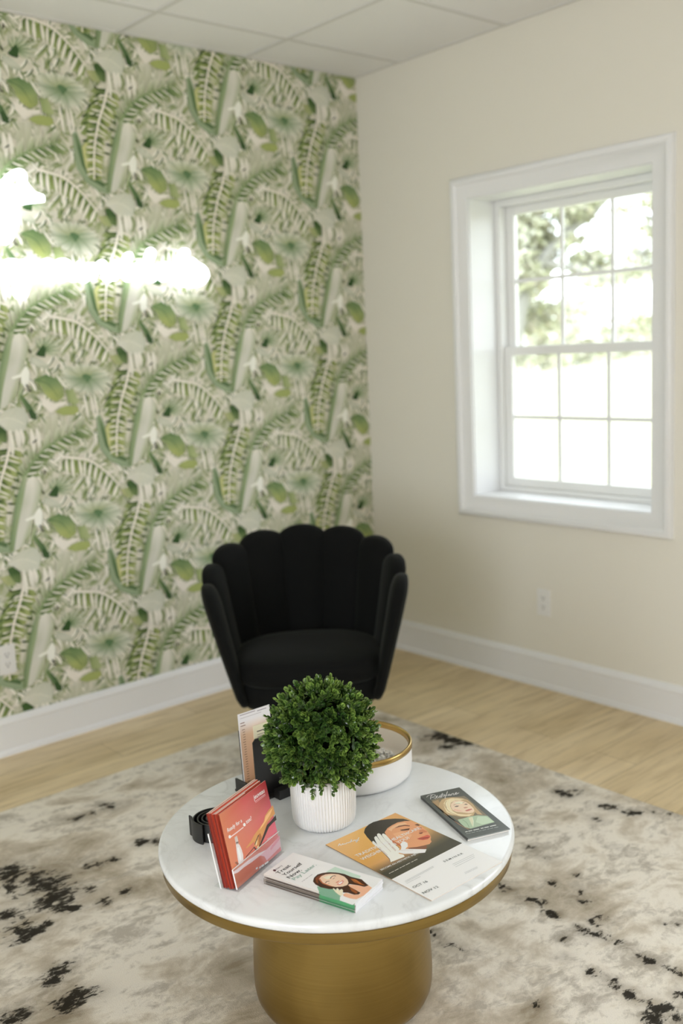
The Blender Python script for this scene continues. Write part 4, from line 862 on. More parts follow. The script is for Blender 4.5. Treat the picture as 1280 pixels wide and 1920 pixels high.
def wpart(name, bm, m, parent=win, **k):
    if parent is win: bm.transform(wloc)
    else: bm.transform(wloc)
    return from_bm(name, bm, m, parent, **k)
bm = bmesh.new(); rect_sweep(bm, CASE, WY0, WY1, WZ0, WZ1); wpart('window_casing', bm, M_trim, angle=50)
bm = bmesh.new()
t = 0.012
add_box(bm, 0.0, 0.25, WY0, WY0 + t, WZ0, WZ1); add_box(bm, 0.0, 0.25, WY1 - t, WY1, WZ0, WZ1); add_box(bm, 0.0, 0.25, WY0, WY1, WZ1 - t, WZ1)
wpart('window_jamb', bm, M_trim, smooth=False)
bm = bmesh.new(); add_box(bm, 0.0, 0.25, WY0 + t, WY1 - t, WZ0, WZ0 + t); wpart('window_sill', bm, M_trim, smooth=False)
iy0, iy1, iz0, iz1 = WY0 + t, WY1 - t, WZ0 + t, WZ1 - t
bm = bmesh.new(); fwid = 0.028
for (a, c2, z0, z1) in ((iy0, iy0 + fwid, iz0, iz1), (iy1 - fwid, iy1, iz0, iz1), (iy0 + fwid, iy1 - fwid, iz0, iz0 + 0.022), (iy0 + fwid, iy1 - fwid, iz1 - fwid, iz1)):
    add_box(bm, 0.165, 0.249, a, c2, z0, z1)
wpart('window_frame', bm, M_vinyl, bevel=0.003)
fy0, fy1, fz0, fz1 = iy0 + fwid, iy1 - fwid, iz0 + 0.022, iz1 - fwid
def sash(name, x0, x1, z0, z1, bot, top, st=0.042):
    bm = bmesh.new()
    add_box(bm, x0, x1, fy0, fy0 + st, z0, z1); add_box(bm, x0, x1, fy1 - st, fy1, z0, z1)
    add_box(bm, x0, x1, fy0 + st, fy1 - st, z0, z0 + bot); add_box(bm, x0, x1, fy0 + st, fy1 - st, z1 - top, z1)
    s = wpart(name, bm, M_vinyl, bevel=0.003)
    gy0, gy1, gz0, gz1 = fy0 + st, fy1 - st, z0 + bot, z1 - top; xm = (x0 + x1) / 2
    bm = bmesh.new()
    for k in (1, 2):
        y = gy0 + (gy1 - gy0) * k / 3; add_box(bm, xm - 0.004, xm + 0.004, y - 0.008, y + 0.008, gz0, gz1)
    zc = (gz0 + gz1) / 2; add_box(bm, xm - 0.0038, xm + 0.0038, gy0, gy1, zc - 0.008, zc + 0.008)
    wpart('muntin', bm, M_vinyl, s, smooth=False)
    bm = bmesh.new(); add_box(bm, xm + 0.006, xm + 0.009, gy0 - 0.004, gy1 + 0.004, gz0 - 0.004, gz1 + 0.004); wpart('pane', bm, M_glass, s, smooth=False)
sash('lower_sash', 0.180, 0.207, fz0, 1.466, 0.040, 0.040)
sash('upper_sash', 0.210, 0.237, 1.432, fz1, 0.034, 0.036)

# assumed opening out of view, holding the added lamp that lights from the right
w2 = empty('assumed_right_window', (0, sum(V2) / 2, 0.80), kind='structure')
m2 = Matrix.Translation((0, -sum(V2) / 2, -0.80))
bm = bmesh.new(); rect_sweep(bm, CASE, V2[0], V2[1], 0.80, 2.11); bm.transform(m2); from_bm('window_casing', bm, M_trim, w2)
bm = bmesh.new()
for (a, c2, z0, z1) in ((V2[0], V2[0] + .04, .8, 2.11), (V2[1] - .04, V2[1], .8, 2.11), (-3.97, -3.93, .84, 2.07), (V2[0] + .04, V2[1] - .04, .8, .84), (V2[0] + .04, V2[1] - .04, 2.07, 2.11)):
    add_box(bm, 0.16, 0.2, a, c2, z0, z1)
bm.transform(m2); from_bm('window_frame', bm, M_vinyl, w2, smooth=False)

# ---- outlets
def outlet(name, loc, rz, label):
    r = empty(name, loc, rz, label, 'wall outlet')
    box('cover_plate', -0.035, 0.035, -0.0055, 0.001, -0.0575, 0.0575, M_plastic, r, bevel=0.002)
    for s in (-1, 1):
        bm = bmesh.new(); add_box(bm, -0.0165, 0.0165, -0.0072, -0.005, s * 0.0195 - 0.014, s * 0.0195 + 0.014)
        so = from_bm('socket', bm, M_plastic, r, bevel=0.002)
        bm = bmesh.new()
        for x in (-0.0063, 0.0063): add_box(bm, x - 0.0012, x + 0.0012, -0.0076, -0.007, s * 0.0195 - 0.001, s * 0.0195 + 0.008)
        add_box(bm, -0.0025, 0.0025, -0.0076, -0.007, s * 0.0195 - 0.010, s * 0.0195 - 0.005)
        from_bm('slot', bm, M_slot, so, smooth=False)
    return r
outlet('wall_outlet', (0.0, -1.058, 0.376), -PI / 2, 'white double wall outlet on the cream wall below the window')
outlet('wall_outlet', (-1.940, 0.0, 0.371), 0.0, 'white double wall outlet on the leaf wallpaper, low at the edge')

# ---- neon sign
ns = empty('neon_sign', (-1.4, -0.045, 1.85), 0, 'white glowing neon script sign mounted on the leaf wallpaper', 'neon sign')
for k, st in enumerate(NEON):
    bm = bmesh.new()
    add_tube(bm, [p + Vector((1.4, -0.004 * (k % 2), -1.85)) for p in catmull([Vector((x, 0, z)) for x, z in st], 5)], 0.0142, 10)
    from_bm('glow_tube', bm, M_neon, ns)
for x, z in ((-0.45, -0.02), (-0.1, -0.02), (0.25, -0.02), (0.42, -0.02), (-0.35, 0.3)):
    bm = bmesh.new(); add_tube(bm, [(x, 0.004, z), (x, 0.044, z)], 0.004, 6)
    from_bm('standoff', bm, M_acrylic_edge, ns)

# ---- assumed ceiling lights (unseen, outside the frame, added to light the room)
for i, (gx, gy) in enumerate(((2, 3), (5, 3), (2, 7), (5, 7))):
    x1, y1 = GX[gx] - 0.012, GY[gy] - 0.012; x0, y0 = x1 - 0.5856, y1 - 0.5856
    r = empty('assumed_ceiling_light', ((x0 + x1) / 2, (y0 + y1) / 2, H - 0.004), 0, 'assumed square lit ceiling panel set in the tile grid', 'ceiling light', 'assumed ceiling panels')
    bm = bmesh.new()
    for a in ((-.293, -.26, -.293, .293), (.26, .293, -.293, .293), (-.26, .26, -.293, -.26), (-.26, .26, .26, .293)): add_box(bm, *a, -0.004, 0.004)
    from_bm('frame', bm, M_plastic, r, smooth=False)
    box('diffuser', -.26, .26, -.26, .26, -0.001, 0.003, M_diffuser, r)
    l = area('assumed_panel_lamp', ((x0 + x1) / 2, (y0 + y1) / 2, H - 0.012), (0, 0, 0), 0.52, 0.52, TROFFER_W, (1.0, 0.965, 0.91))

# ------------------------------------------------------------------ rug
RX0, RX1, RY0, RY1 = -3.74, -0.69, -4.45, -0.487
RUG_MARKS = [(-2.312,-1.029,0.087),(-2.33,-1.172,0.068),(-2.461,-1.242,0.052),(-2.365,-0.93,0.065),(-2.441,-1.263,0.032),(-2.405,-1.264,0.029),(-2.465,-1.483,0.032),(-2.48,-1.613,0.038),(-2.516,-1.618,0.038),(-2.457,-1.622,0.028),(-2.618,-1.57,0.038),(-2.498,-1.51,0.029),(-2.303,-1.08,0.047),(-2.316,-1.225,0.033),(-2.46,-1.135,0.037),(-2.06,-0.741,0.018),(-2.032,-0.743,0.018),(-2.006,-0.748,0.018),(-1.945,-0.705,0.017),(-1.934,-0.74,0.017),(-1.93,-0.773,0.016),(-1.891,-0.761,0.017),(-2.176,-1.06,0.019),(-2.149,-1.074,0.016),(-2.098,-1.078,0.016),(-2.232,-1.185,0.022),(-2.168,-1.267,0.018),(-2.235,-1.269,0.018),(-1.992,-1.041,0.017),(-1.948,-1.072,0.02),(-0.741,-1.116,0.057),(-0.739,-1.197,0.052),(-0.72,-1.248,0.036),(-0.804,-1.217,0.039),(-0.828,-1.775,0.028),(-0.793,-1.788,0.028),(-0.829,-1.744,0.016),(-0.813,-1.939,0.023),(-0.908,-1.945,0.018),(-0.823,-1.916,0.015),(-0.805,-2.001,0.015),(-0.791,-2.021,0.013),(-0.751,-2.053,0.015),(-0.716,-2.1,0.015),(-0.694,-2.037,0.012),(-1.113,-1.817,0.013),(-1.074,-1.827,0.011),(-1.193,-1.921,0.015),(-1.206,-1.989,0.017),(-1.413,-1.99,0.012),(-1.42,-2.019,0.013),(-1.415,-2.036,0.01),(-1.42,-2.088,0.014),(-1.415,-2.105,0.011),(-1.403,-2.128,0.008),(-1.429,-2.168,0.012),(-1.426,-2.192,0.012),(-1.331,-2.183,0.014),(-1.326,-2.203,0.012),(-1.432,-2.262,0.013),(-1.432,-2.286,0.016),(-1.428,-2.307,0.016),(-1.39,-2.277,0.016),(-1.36,-2.281,0.016),(-1.424,-2.343,0.014),(-1.421,-2.372,0.015),(-1.42,-2.386,0.012),(-1.426,-2.427,0.011),(-1.432,-2.457,0.014),(-1.434,-2.509,0.012),(-1.428,-2.538,0.015),(-1.502,-2.265,0.012),(-1.561,-2.313,0.011),(-1.565,-2.398,0.011),(-1.563,-2.442,0.013),(-1.57,-2.482,0.014),(-1.571,-2.509,0.017),(-1.568,-2.559,0.017),(-1.564,-2.6,0.018),(-1.609,-2.585,0.021),(-1.573,-2.633,0.023),(-1.749,-2.385,0.013),(-1.665,-2.458,0.009),(-1.496,-2.582,0.014),(-1.717,-2.017,0.015),(-1.723,-2.073,0.013),(-1.719,-2.097,0.014),(-1.713,-2.119,0.012),(-1.226,-2.105,0.009),(-1.267,-2.403,0.011),(-1.248,-2.429,0.009),(-1.287,-2.167,0.008),(-1.307,-2.084,0.012)]

bm = bmesh.new(); step = 0.02
nx, ny = int((RX1 - RX0) / step), int((RY1 - RY0) / step)
wl_ = bm.verts.layers.float.new('wear')
G = []
for j in range(ny + 1):
    row = []
    for i in range(nx + 1):
        x = RX0 + (RX1 - RX0) * i / nx; y = RY0 + (RY1 - RY0) * j / ny
        e = min(i, nx - i, j, ny - j)
        vtx = bm.verts.new((x, y, 0.012 if e > 0 else 0.0005))
        m = 0.0
        for mx_, my_, mr in RUG_MARKS:
            dx, dy = x - mx_, y - my_; r = mr * 1.15 + 0.006
            d2 = (dx * dx + dy * dy) / (r * r * 1.5)
            if d2 < 6: m = max(m, math.exp(-d2))
        if y < -1.9 or x < -2.6:                       # wear goes on outside the picture
            q = noise.noise(Vector((x * 2.3, y * 2.3, 4.0)))
            m = max(m, 0.75 * max(0.0, q - 0.15) / 0.4 if (x < -2.75 or y < -2.7) else 0.0)
        vtx[wl_] = min(1.0, m)
        row.append(vtx)
    G.append(row)
for j in range(ny):
    for i in range(nx): bm.faces.new((G[j][i], G[j][i + 1], G[j + 1][i + 1], G[j + 1][i]))
rug = from_bm('area_rug', bm, M_rug, smooth=False)
tag(rug, 'large ivory area rug with distressed black and taupe marks on oak floor', 'rug')

# ------------------------------------------------------------------ coffee table
TZ = 0.42
TC = Vector((-2.0215, -2.031, 0))
tb = empty('coffee_table', (TC.x, TC.y, 0.012), 0, 'round coffee table with white marble top and brushed gold pedestal', 'coffee table')
z = lambda h: h - 0.012
bm = bmesh.new()
add_lathe(bm, [(0, z(0.398)), (0.388, z(0.398)), (0.394, z(0.400)), (0.3965, z(0.403)), (0.398, z(0.407)), (0.398, z(0.4135)), (0.3965, z(0.4168)), (0.3940, z(0.4188)), (0.390, z(TZ)), (0, z(TZ))], 160)
from_bm('marble_top', bm, M_marble, tb, angle=60)
bm = bmesh.new()
add_lathe(bm, [(0, z(0.372)), (0.386, z(0.372)), (0.390, z(0.374)), (0.392, z(0.377)), (0.392, z(0.3965)), (0.390, z(0.398)), (0, z(0.398))], 160)
from_bm('brass_band', bm, M_brass, tb, angle=40)
bm = bmesh.new()
add_lathe(bm, [(0, 0), (0.176, 0.0), (0.186, 0.003), (0.196, 0.012), (0.2025, 0.026), (0.2055, 0.045), (0.2060, 0.07), (0.2045, 0.12), (0.200, 0.20), (0.194, 0.28), (0.188, z(0.372)), (0, z(0.372))], 128)
from_bm('pedestal', bm, M_brass, tb, angle=50)

# ------------------------------------------------------------------ scalloped chair
ch = empty('accent_chair', (-1.1886 + 0.014, -0.8848 - 0.011, 0.014), math.radians(51.865 - 90), 'black velvet tub chair with a scalloped shell back, by the wallpaper corner', 'armchair')
def path(pts):
    full = [Vector((x, y, 0)) for x, y in pts] + [Vector((-x, y, 0)) for x, y in pts[-2::-1]]
    P = catmull(full, 10); S = [0.0]
    for a, c2 in zip(P, P[1:]): S.append(S[-1] + (c2 - a).length)
    def at(f):
        s = f * S[-1]
        k = max(i for i in range(len(S)) if S[i] <= s + 1e-9); k = min(k, len(P) - 2)
        u = (s - S[k]) / max(1e-9, S[k + 1] - S[k])
        return P[k].lerp(P[k + 1], u), (P[k + 1] - P[k]).normalized()
    return at, S[-1]
top_at, top_len = path([(-0.330, -0.205), (-0.345, -0.05), (-0.322, 0.10), (-0.245, 0.22), (-0.125, 0.285), (0, 0.305)])
bot_at, bot_len = path([(-0.232, -0.20), (-0.242, -0.06), (-0.222, 0.07), (-0.165, 0.155), (-0.085, 0.20), (0, 0.212)])
HT = [0.700, 0.738, 0.784, 0.812, 0.822]
zb = 0.262
bm = bmesh.new()
for i in range(9):
    f = (i + 0.5) / 9
    zt = HT[i if i <= 4 else 8 - i] - 0.012
    pt_, tt = top_at(f); pb_, tb_ = bot_at(f)
    end = i in (0, 8)
    rows = []
    NV = 26; capr = 0.058 if not end else 0.085
    hwt, hwb = top_len / 9 / 2 * (1.25 if not end else 1.42), bot_len / 9 / 2 * (1.25 if not end else 1.42)
    for k in range(NV + 1):
        if k <= 14:
            zz = zb + (zt - capr - zb) * k / 14; sc = 1.0
        else:
            a = (k - 14) / (NV - 14) * PI / 2
            zz = zt - capr + capr * math.sin(a); sc = math.cos(a)
        vq = (zz - zb) / (zt - zb)
        c = pb_.lerp(pt_, vq ** 0.92); tg = tb_.lerp(tt, vq).normalized(); nr = Vector((-tg.y, tg.x, 0))
        hw = (hwb + (hwt - hwb) * vq) * max(sc, 0.02)
        th = (0.021 + 0.014 * vq) * (max(sc, 0.02) ** 0.6)
        lo = 1.0 if k > 0 else 0.8
        ring = []
        for q in range(22):
            an = 2 * PI * q / 22
            cx_, sx_ = math.cos(an), math.sin(an)
            ex = 0.75
            uu = math.copysign(abs(cx_) ** ex, cx_) * hw * lo; vv = math.copysign(abs(sx_) ** 0.9, sx_) * th * lo
            ring.append(bm.verts.new(c + tg * uu + nr * vv + Vector((0, 0, zz))))
        rows.append(ring)
    for a, c2 in zip(rows, rows[1:]):
        for q in range(22): bm.faces.new((a[q], a[(q + 1) % 22], c2[(q + 1) % 22], c2[q]))
    bm.faces.new(rows[0][::-1]); bm.faces.new(rows[-1])
from_bm('backrest', bm, M_velvet, ch, angle=75)
def dshape(hw, yf, yb, n=64):
    out = []
    for k in range(n):
        a = 2 * PI * k / n; c, s = math.cos(a), math.sin(a)
        ex = 0.55 if s < 0 else 0.85
        out.append((math.copysign(abs(c) ** (0.62 if s < 0 else 0.8), c) * hw, (math.copysign(abs(s) ** ex, s)) * (-yf if s < 0 else yb)))
    return out
def puck(name, D, rows, m, parent):
    bm = bmesh.new(); R = []
    for sc, zz in rows: R.append([bm.verts.new((x * sc, y * sc, zz)) for x, y in D])
    n = len(D)
    for a, c2 in zip(R, R[1:]):
        for k in range(n): bm.faces.new((a[k], a[(k + 1) % n], c2[(k + 1) % n], c2[k]))
    bm.faces.new(R[0][::-1]); bm.faces.new(R[-1])
    return from_bm(name, bm, m, parent, angle=60)
puck('seat_cushion', dshape(0.268, -0.262, 0.20), [(0.94, 0.335), (0.985, 0.345), (1.0, 0.365), (1.0, 0.385), (0.985, 0.400), (0.95, 0.411), (0.86, 0.421), (0.6, 0.429), (0.25, 0.432)], M_velvet, ch)
puck('seat_base', dshape(0.268, -0.255, 0.19), [(0.86, 0.240), (0.90, 0.243), (0.925, 0.256), (0.985, 0.325), (0.97, 0.336)], M_velvet, ch)
for sx in (-1, 1):
    for sy in (-1, 1):
        bm = bmesh.new(); add_tube(bm, [(sx * 0.155, sy * 0.13 - 0.01, 0.0), (sx * 0.14, sy * 0.12 - 0.01, 0.26)], [0.010, 0.016], 14)
        from_bm('leg', bm, M_blackmetal, ch)

# ------------------------------------------------------------------ topiary in ribbed pot
PC = Vector((-2.0225, -1.9915, TZ))
tp = empty('topiary_plant', PC, 0, 'boxwood topiary ball in a white ribbed pot on the marble table', 'potted plant')
bm = bmesh.new(); n = 66 * 6
prof = [(0.058, 0.0), (0.064, 0.0015), (0.0685, 0.006), (0.0708, 0.014), (0.0722, 0.03), (0.0735, 0.07), (0.0742, 0.116), (0.0738, 0.120), (0.0705, 0.120), (0.070, 0.108)]
rings = []
for ri, (r, zz) in enumerate(prof):
    amp = 0.0 if ri in (0, 7, 8, 9) else 0.0013
    rings.append([bm.verts.new(((r + amp * (abs(math.sin(PI * k / 6)) * 2 - 1)) * math.cos(2 * PI * k / n), (r + amp * (abs(math.sin(PI * k / 6)) * 2 - 1)) * math.sin(2 * PI * k / n), zz)) for k in range(n)])
for a, c2 in zip(rings, rings[1:]):
    for k in range(n): bm.faces.new((a[k], a[(k + 1) % n], c2[(k + 1) % n], c2[k]))
bm.faces.new(rings[0][::-1]); bm.faces.new(rings[-1])
from_bm('pot', bm, M_ceramic, tp, angle=75)
bm = bmesh.new(); add_tube(bm, [(0, 0, 0.10), (0, 0, 0.2)], 0.012, 10); from_bm('stem', bm, M_soil, tp)
BC = Vector((0.002, -0.002, 0.203)); BR_ = 0.126
sh = Sheet((0, 0, 0), (1, 0, 0), (0, 1, 0), (0, 0, 1))
r5 = random.Random(5)
def rnd_leaf(sheet, base, d, nrm, l, w, c0, c1, cup=0.25):
    d = d.normalized(); s_ = d.cross(nrm).normalized(); nn = s_.cross(d)
    ks = (0.0, 0.22, 0.5, 0.78, 1.0); ww = (0.12, 0.36, 0.5, 0.42, 0.10)
    row = [(base + d * (l * k) + nn * (cup * l * (k * k - 0.3 * k)), w * q) for k, q in zip(ks, ww)]
    mixc = lambda k: tuple(c0[i] + (c1[i] - c0[i]) * k for i in range(3))
    for i in range(4):
        (p, a), (q, b_) = row[i], row[i + 1]
        for sg in (-1, 1):
            e0 = p + s_ * (sg * a) + nn * (a * 0.35); e1 = q + s_ * (sg * b_) + nn * (b_ * 0.35)
            f = [p, q, e1, e0] if sg > 0 else [p, e0, e1, q]
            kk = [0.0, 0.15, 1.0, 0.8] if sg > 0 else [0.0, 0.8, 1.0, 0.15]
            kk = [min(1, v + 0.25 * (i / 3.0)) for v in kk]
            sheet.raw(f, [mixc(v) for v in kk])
NS = 1150
for k in range(NS):
    zc = 1 - 2 * (k + 0.5) / NS; ph = k * 2.399963 + r5.uniform(-.15, .15)
    rr_ = math.sqrt(max(0, 1 - zc * zc)); ax = Vector((rr_ * math.cos(ph), rr_ * math.sin(ph), zc))
    ax = (ax + Vector((r5.uniform(-1, 1), r5.uniform(-1, 1), r5.uniform(-1, 1))) * 0.28).normalized()
    base = BC + ax * (BR_ * r5.uniform(0.68, 0.92))
    t1 = ax.cross(Vector((0.3, 0.5, 0.8))).normalized(); t2 = ax.cross(t1)
    fresh = r5.random() ** 1.1
    a0 = r5.uniform(0, PI)
    for lay in range(3):
        bp = base + ax * (0.0075 * lay)
        nl = 3 if lay < 2 else 2
        for q in range(nl):
            an = a0 + lay * 1.2 + q * 2 * PI / nl + r5.uniform(-.3, .3)
            out = t1 * math.cos(an) + t2 * math.sin(an)
            d = out * (1.0 - 0.3 * lay) + ax * (0.35 + 0.4 * lay)
            nrm = (ax - out * 0.3 + Vector((r5.uniform(-.3, .3), r5.uniform(-.3, .3), r5.uniform(-.3, .3)))).normalized()
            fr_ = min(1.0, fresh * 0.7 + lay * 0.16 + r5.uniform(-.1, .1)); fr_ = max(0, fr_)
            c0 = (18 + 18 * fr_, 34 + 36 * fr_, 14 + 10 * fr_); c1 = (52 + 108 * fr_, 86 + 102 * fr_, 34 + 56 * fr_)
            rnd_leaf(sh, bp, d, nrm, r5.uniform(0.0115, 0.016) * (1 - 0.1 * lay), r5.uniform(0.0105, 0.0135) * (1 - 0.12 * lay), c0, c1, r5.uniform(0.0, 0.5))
fo = sh.build('foliage', M_leafy, tp)
for p in fo.data.polygons: p.use_smooth = True
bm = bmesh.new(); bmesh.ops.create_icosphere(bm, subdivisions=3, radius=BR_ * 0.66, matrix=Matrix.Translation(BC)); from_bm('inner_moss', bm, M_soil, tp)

# ------------------------------------------------------------------ white bowl with gold rim and clear chips
bw = empty('round_bowl', (-1.803, -1.846, TZ), 0, 'shallow round white bowl with gold rim behind the topiary', 'bowl')
bm = bmesh.new()
add_lathe(bm, [(0, 0), (0.132, 0), (0.140, 0.002), (0.1455, 0.007), (0.148, 0.015), (0.1495, 0.035), (0.1495, 0.072), (0.142, 0.072), (0.141, 0.070), (0.139, 0.030), (0.132, 0.016), (0.118, 0.011), (0, 0.010)], 128)
bo = from_bm('bowl_body', bm, [M_bowl, M_bowl_in], bw, angle=50)
for p in bo.data.polygons:
    c = p.center; r_ = math.hypot(c.x, c.y)
    if p.normal.z > 0.3 and c.z < 0.04 or (c.z > 0.012 and r_ < 0.1415 and p.normal.x * c.x + p.normal.y * c.y < 0): p.material_index = 1
bm = bmesh.new()
add_lathe(bm, [(0.1500, 0.0715), (0.1515, 0.073), (0.1515, 0.083), (0.1500, 0.0855), (0.1475, 0.0862), (0.1445, 0.0850), (0.1425, 0.081), (0.1415, 0.066), (0.1415, 0.0720)], 128, closed=True)
from_bm('gold_rim', bm, M_gold, bw, angle=60)
r7 = random.Random(7); bm = bmesh.new()
for k in range(260):
    a = r7.uniform(0, 2 * PI); rr_ = 0.095 * math.sqrt(r7.random())
    c = Vector((rr_ * 0.72 * math.cos(a) + 0.052, rr_ * 0.72 * math.sin(a) - 0.012, 0.014 + r7.random() * 0.034 * (1 - rr_ / 0.13)))
    s = r7.uniform(0.0035, 0.0075)
    R_ = Matrix.Rotation(r7.uniform(0, 6), 4, Vector((r7.uniform(-1, 1), r7.uniform(-1, 1), r7.uniform(-1, 1))).normalized())
    bmesh.ops.create_icosphere(bm, subdivisions=1, radius=1, matrix=Matrix.Translation(c) @ R_ @ Matrix.Diagonal((s * 1.5, s * .8, s * .45, 1)))
chips = from_bm('glass_chips', bm, M_chip, smooth=False); chips.location = (-1.803, -1.846, TZ + 0.001)
tag(chips, 'clear crystal chips heaped inside the gold rimmed bowl', 'crystal chips', kind='stuff')

# ------------------------------------------------------------------ black upright holder with leaflets
hy = -1.80
bh = empty('leaflet_holder', (-2.06, hy, TZ), 0, 'black acrylic leaflet holder standing behind the topiary pot', 'leaflet holder')
bm = bmesh.new()
bp_ = [(-0.008, 0.0), (0.092, 0.0), (0.094, 0.142), (0.086, 0.150), (0.002, 0.150), (-0.006, 0.142)]
def slab(bm, pts, y0, y1, lean=0.0):
    A = [bm.verts.new((x, y0 + zz * lean, zz)) for x, zz in pts]; B = [bm.verts.new((x, y1 + zz * lean, zz)) for x, zz in pts]
    bm.faces.new(A); bm.faces.new(B[::-1])
    for i in range(len(pts)): bm.faces.new((A[i], B[i], B[(i + 1) % len(pts)], A[(i + 1) % len(pts)]))
slab(bm, bp_, 0.004, 0.007, 0.06); from_bm('front_panel', bm, M_blackplastic, bh, smooth=False)
bm = bmesh.new(); slab(bm, [(0.006, 0.0), (0.094, 0.0), (0.094, 0.15), (0.006, 0.15)], 0.078, 0.081, 0.06); from_bm('back_panel', bm, M_blackplastic, bh, smooth=False)
bm = bmesh.new(); add_box(bm, -0.014, 0.094, -0.012, 0.09, 0.0, 0.005); add_box(bm, -0.014, -0.010, 0.006, 0.086, 0.005, 0.034); add_box(bm, 0.030, 0.094, -0.034, -0.012, 0.0, 0.022); from_bm('base_tray', bm, M_blackplastic, bh, smooth=False)

def leaflet(name, O, W, Hh, rz, lean, lines, label, paper, tan=None):
    Rz = Matrix.Rotation(rz, 3, 'Z')
    U = Rz @ Vector((1, 0, 0)); back = Rz @ Vector((0, 1, 0)); V = Vector((0, 0, math.cos(lean))) + back * math.sin(lean); Nn = U.cross(V)
    s = Sheet(O, U, V, Nn, gain=1.35)
    s.block(W, Hh, 0.0012, paper, paper)
    if tan: s.grid([[((0.002, 0), (196, 150, 112)), ((W - .002, 0), (196, 150, 112))], [((0.002, Hh * .72), tan), ((W - .002, Hh * .72), tan)], [((0.002, Hh * .9), paper), ((W - .002, Hh * .9), paper)]])
    for c, w, a, b_ in lines: s.stroke(c, w, [a, b_])
    o = s.build(name, M_matte)
    return tag(o, label, 'leaflet')
lines = [((150, 140, 140), .0022, (.006, .192), (.052, .192)), ((140, 135, 140), .0022, (.058, .190), (.086, .190)), ((170, 165, 165), .0014, (.006, .184), (.07, .184)), ((120, 90, 75), .002, (.005, .172), (.018, .172)), ((120, 90, 75), .002, (.005, .165), (.02, .165))]
for k in range(22): lines.append(((110, 70, 55), .0013, (.008 + (.002 if k % 5 else 0), .155 - k * .0062), (.0165, .155 - k * .0062)))
leaflet('paper_leaflet', (-2.070, -1.748, TZ + 0.0065), 0.096, 0.196, 0.0, 0.06, lines, 'tall pale leaflet with price lines standing in the black holder', (206, 203, 203), (204, 176, 150))
lines = [((74, 66, 52), .0026, (.010, .150), (.062, .150))]
for k in range(9): lines.append(((120, 112, 90), .0013, (.010, .142 - k * .006), (.05 + .008 * ((k * 7) % 3), .142 - k * .006)))
leaflet('paper_leaflet', (-2.045, -1.772, TZ + 0.0065), 0.078, 0.166, 0.0, 0.06, lines, 'shorter cream leaflet in the black holder, in front of the tall one', (206, 198, 168))

# ------------------------------------------------------------------ rolled black strap
rs = empty('rolled_strap', (-2.236, -1.866, TZ), 0, 'rolled black rubber strap on the marble behind the pink brochures', 'strap')
bm = bmesh.new()
pts = []
for k in range(150):
    a = 3.3 + k * 0.165; r_ = 0.0105 + 0.0385 * k / 149
    pts.append(Vector((r_ * math.cos(a), r_ * math.sin(a), 0)))
tdir = (pts[-1] - pts[-2]).normalized()
def strip(bm, pts, w, z0, z1):
    L_, n = [], len(pts)
    for i, p in enumerate(pts):
        t = (pts[min(i + 1, n - 1)] - pts[max(i - 1, 0)]).normalized(); nn = Vector((-t.y, t.x, 0)) * w / 2
        L_.append([bm.verts.new(q + Vector((0, 0, zz))) for q, zz in ((p + nn, z0), (p - nn, z0), (p - nn, z1), (p + nn, z1))])
    for a, c in zip(L_, L_[1:]):
        for k in range(4): bm.faces.new((a[k], a[(k + 1) % 4], c[(k + 1) % 4], c[k]))
    bm.faces.new(L_[0][::-1]); bm.faces.new(L_[-1])
strip(bm, pts, 0.0032, 0.0, 0.042)
from_bm('strap_coil', bm, M_strap, rs, angle=40)
bm = bmesh.new()
e = [Vector((0.0515 * math.cos(a), 0.0515 * math.sin(a), 0)) for a in [2.35 + k * 0.08 for k in range(16)]]
e[0] += (e[0]).normalized() * 0.007; e[1] += e[1].normalized() * 0.003
strip(bm, e, 0.003, 0.0, 0.046); from_bm('strap_end', bm, M_strap, rs, angle=40)

# ------------------------------------------------------------------ pink brochures in a clear stand
PO = Vector((-2.34581, -2.10065, 0.4245)); pyaw, ptilt = 0.36642, 0.19509
pw = Vector((math.cos(pyaw), math.sin(pyaw), 0)); pb = Vector((-pw.y, pw.x, 0))
pu = Vector((0, 0, math.cos(ptilt))) + pb * math.sin(ptilt); pn = pw.cross(pu)
PW, PH = 0.1735, 0.1568
rb = random.Random(3)
offs = [0.0, 0.0062, 0.0102, 0.0140, 0.0178, 0.0216, 0.0254, 0.0292]
ths = [0.0022, 0.0034, 0.0032, 0.0032, 0.0032, 0.0032, 0.0032, 0.0032]
for k in range(8):
    dw = 0 if k == 0 else rb.uniform(-0.0025, 0.0015); du = 0 if k == 0 else (0.0 if k == 7 else rb.uniform(0.0, 0.0025))
    if k >= 4: du += 0.002
    o0 = PO - pn * offs[k] + pw * dw + Vector((0, 0, 0.0002))
    s = Sheet(o0 + pu * du, pw, pu, pn, gain=1.25, dz=1.2e-5)
    sidec = [(112, 24, 14), (142, 40, 22), (98, 18, 12), (150, 48, 28), (108, 22, 14)][k % 5]
    wid = PW if k in (0,) or k >= 3 else PW * (0.62 if k == 1 else 0.97)
    s.block(wid, PH, ths[k], (190, 84, 66), sidec, edge2={2: (222, 196, 188) if k else (200, 130, 120), 1: sidec})
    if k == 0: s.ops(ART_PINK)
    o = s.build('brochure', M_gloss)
    if k == 0: tag(o, 'front pink brochure in the clear stand, showing an arm and a vial', 'brochure', 'pink brochures in the clear stand')
    else: tag(o, 'red edged pink brochure tucked behind the front one in the clear stand', 'brochure', 'pink brochures in the clear stand')
st = empty('brochure_stand', PO - Vector((0, 0, 0.0045)), 0, 'clear acrylic countertop stand holding the pink brochures', 'brochure stand')
B3 = Matrix((pw.to_4d(), pu.to_4d(), pn.to_4d(), (0, 0, 0, 1))).transposed(); B3[3][0] = B3[3][1] = B3[3][2] = 0; B3[0][3] = B3[1][3] = B3[2][3] = 0
T0 = Matrix.Translation((0, 0, 0.0045)) @ B3
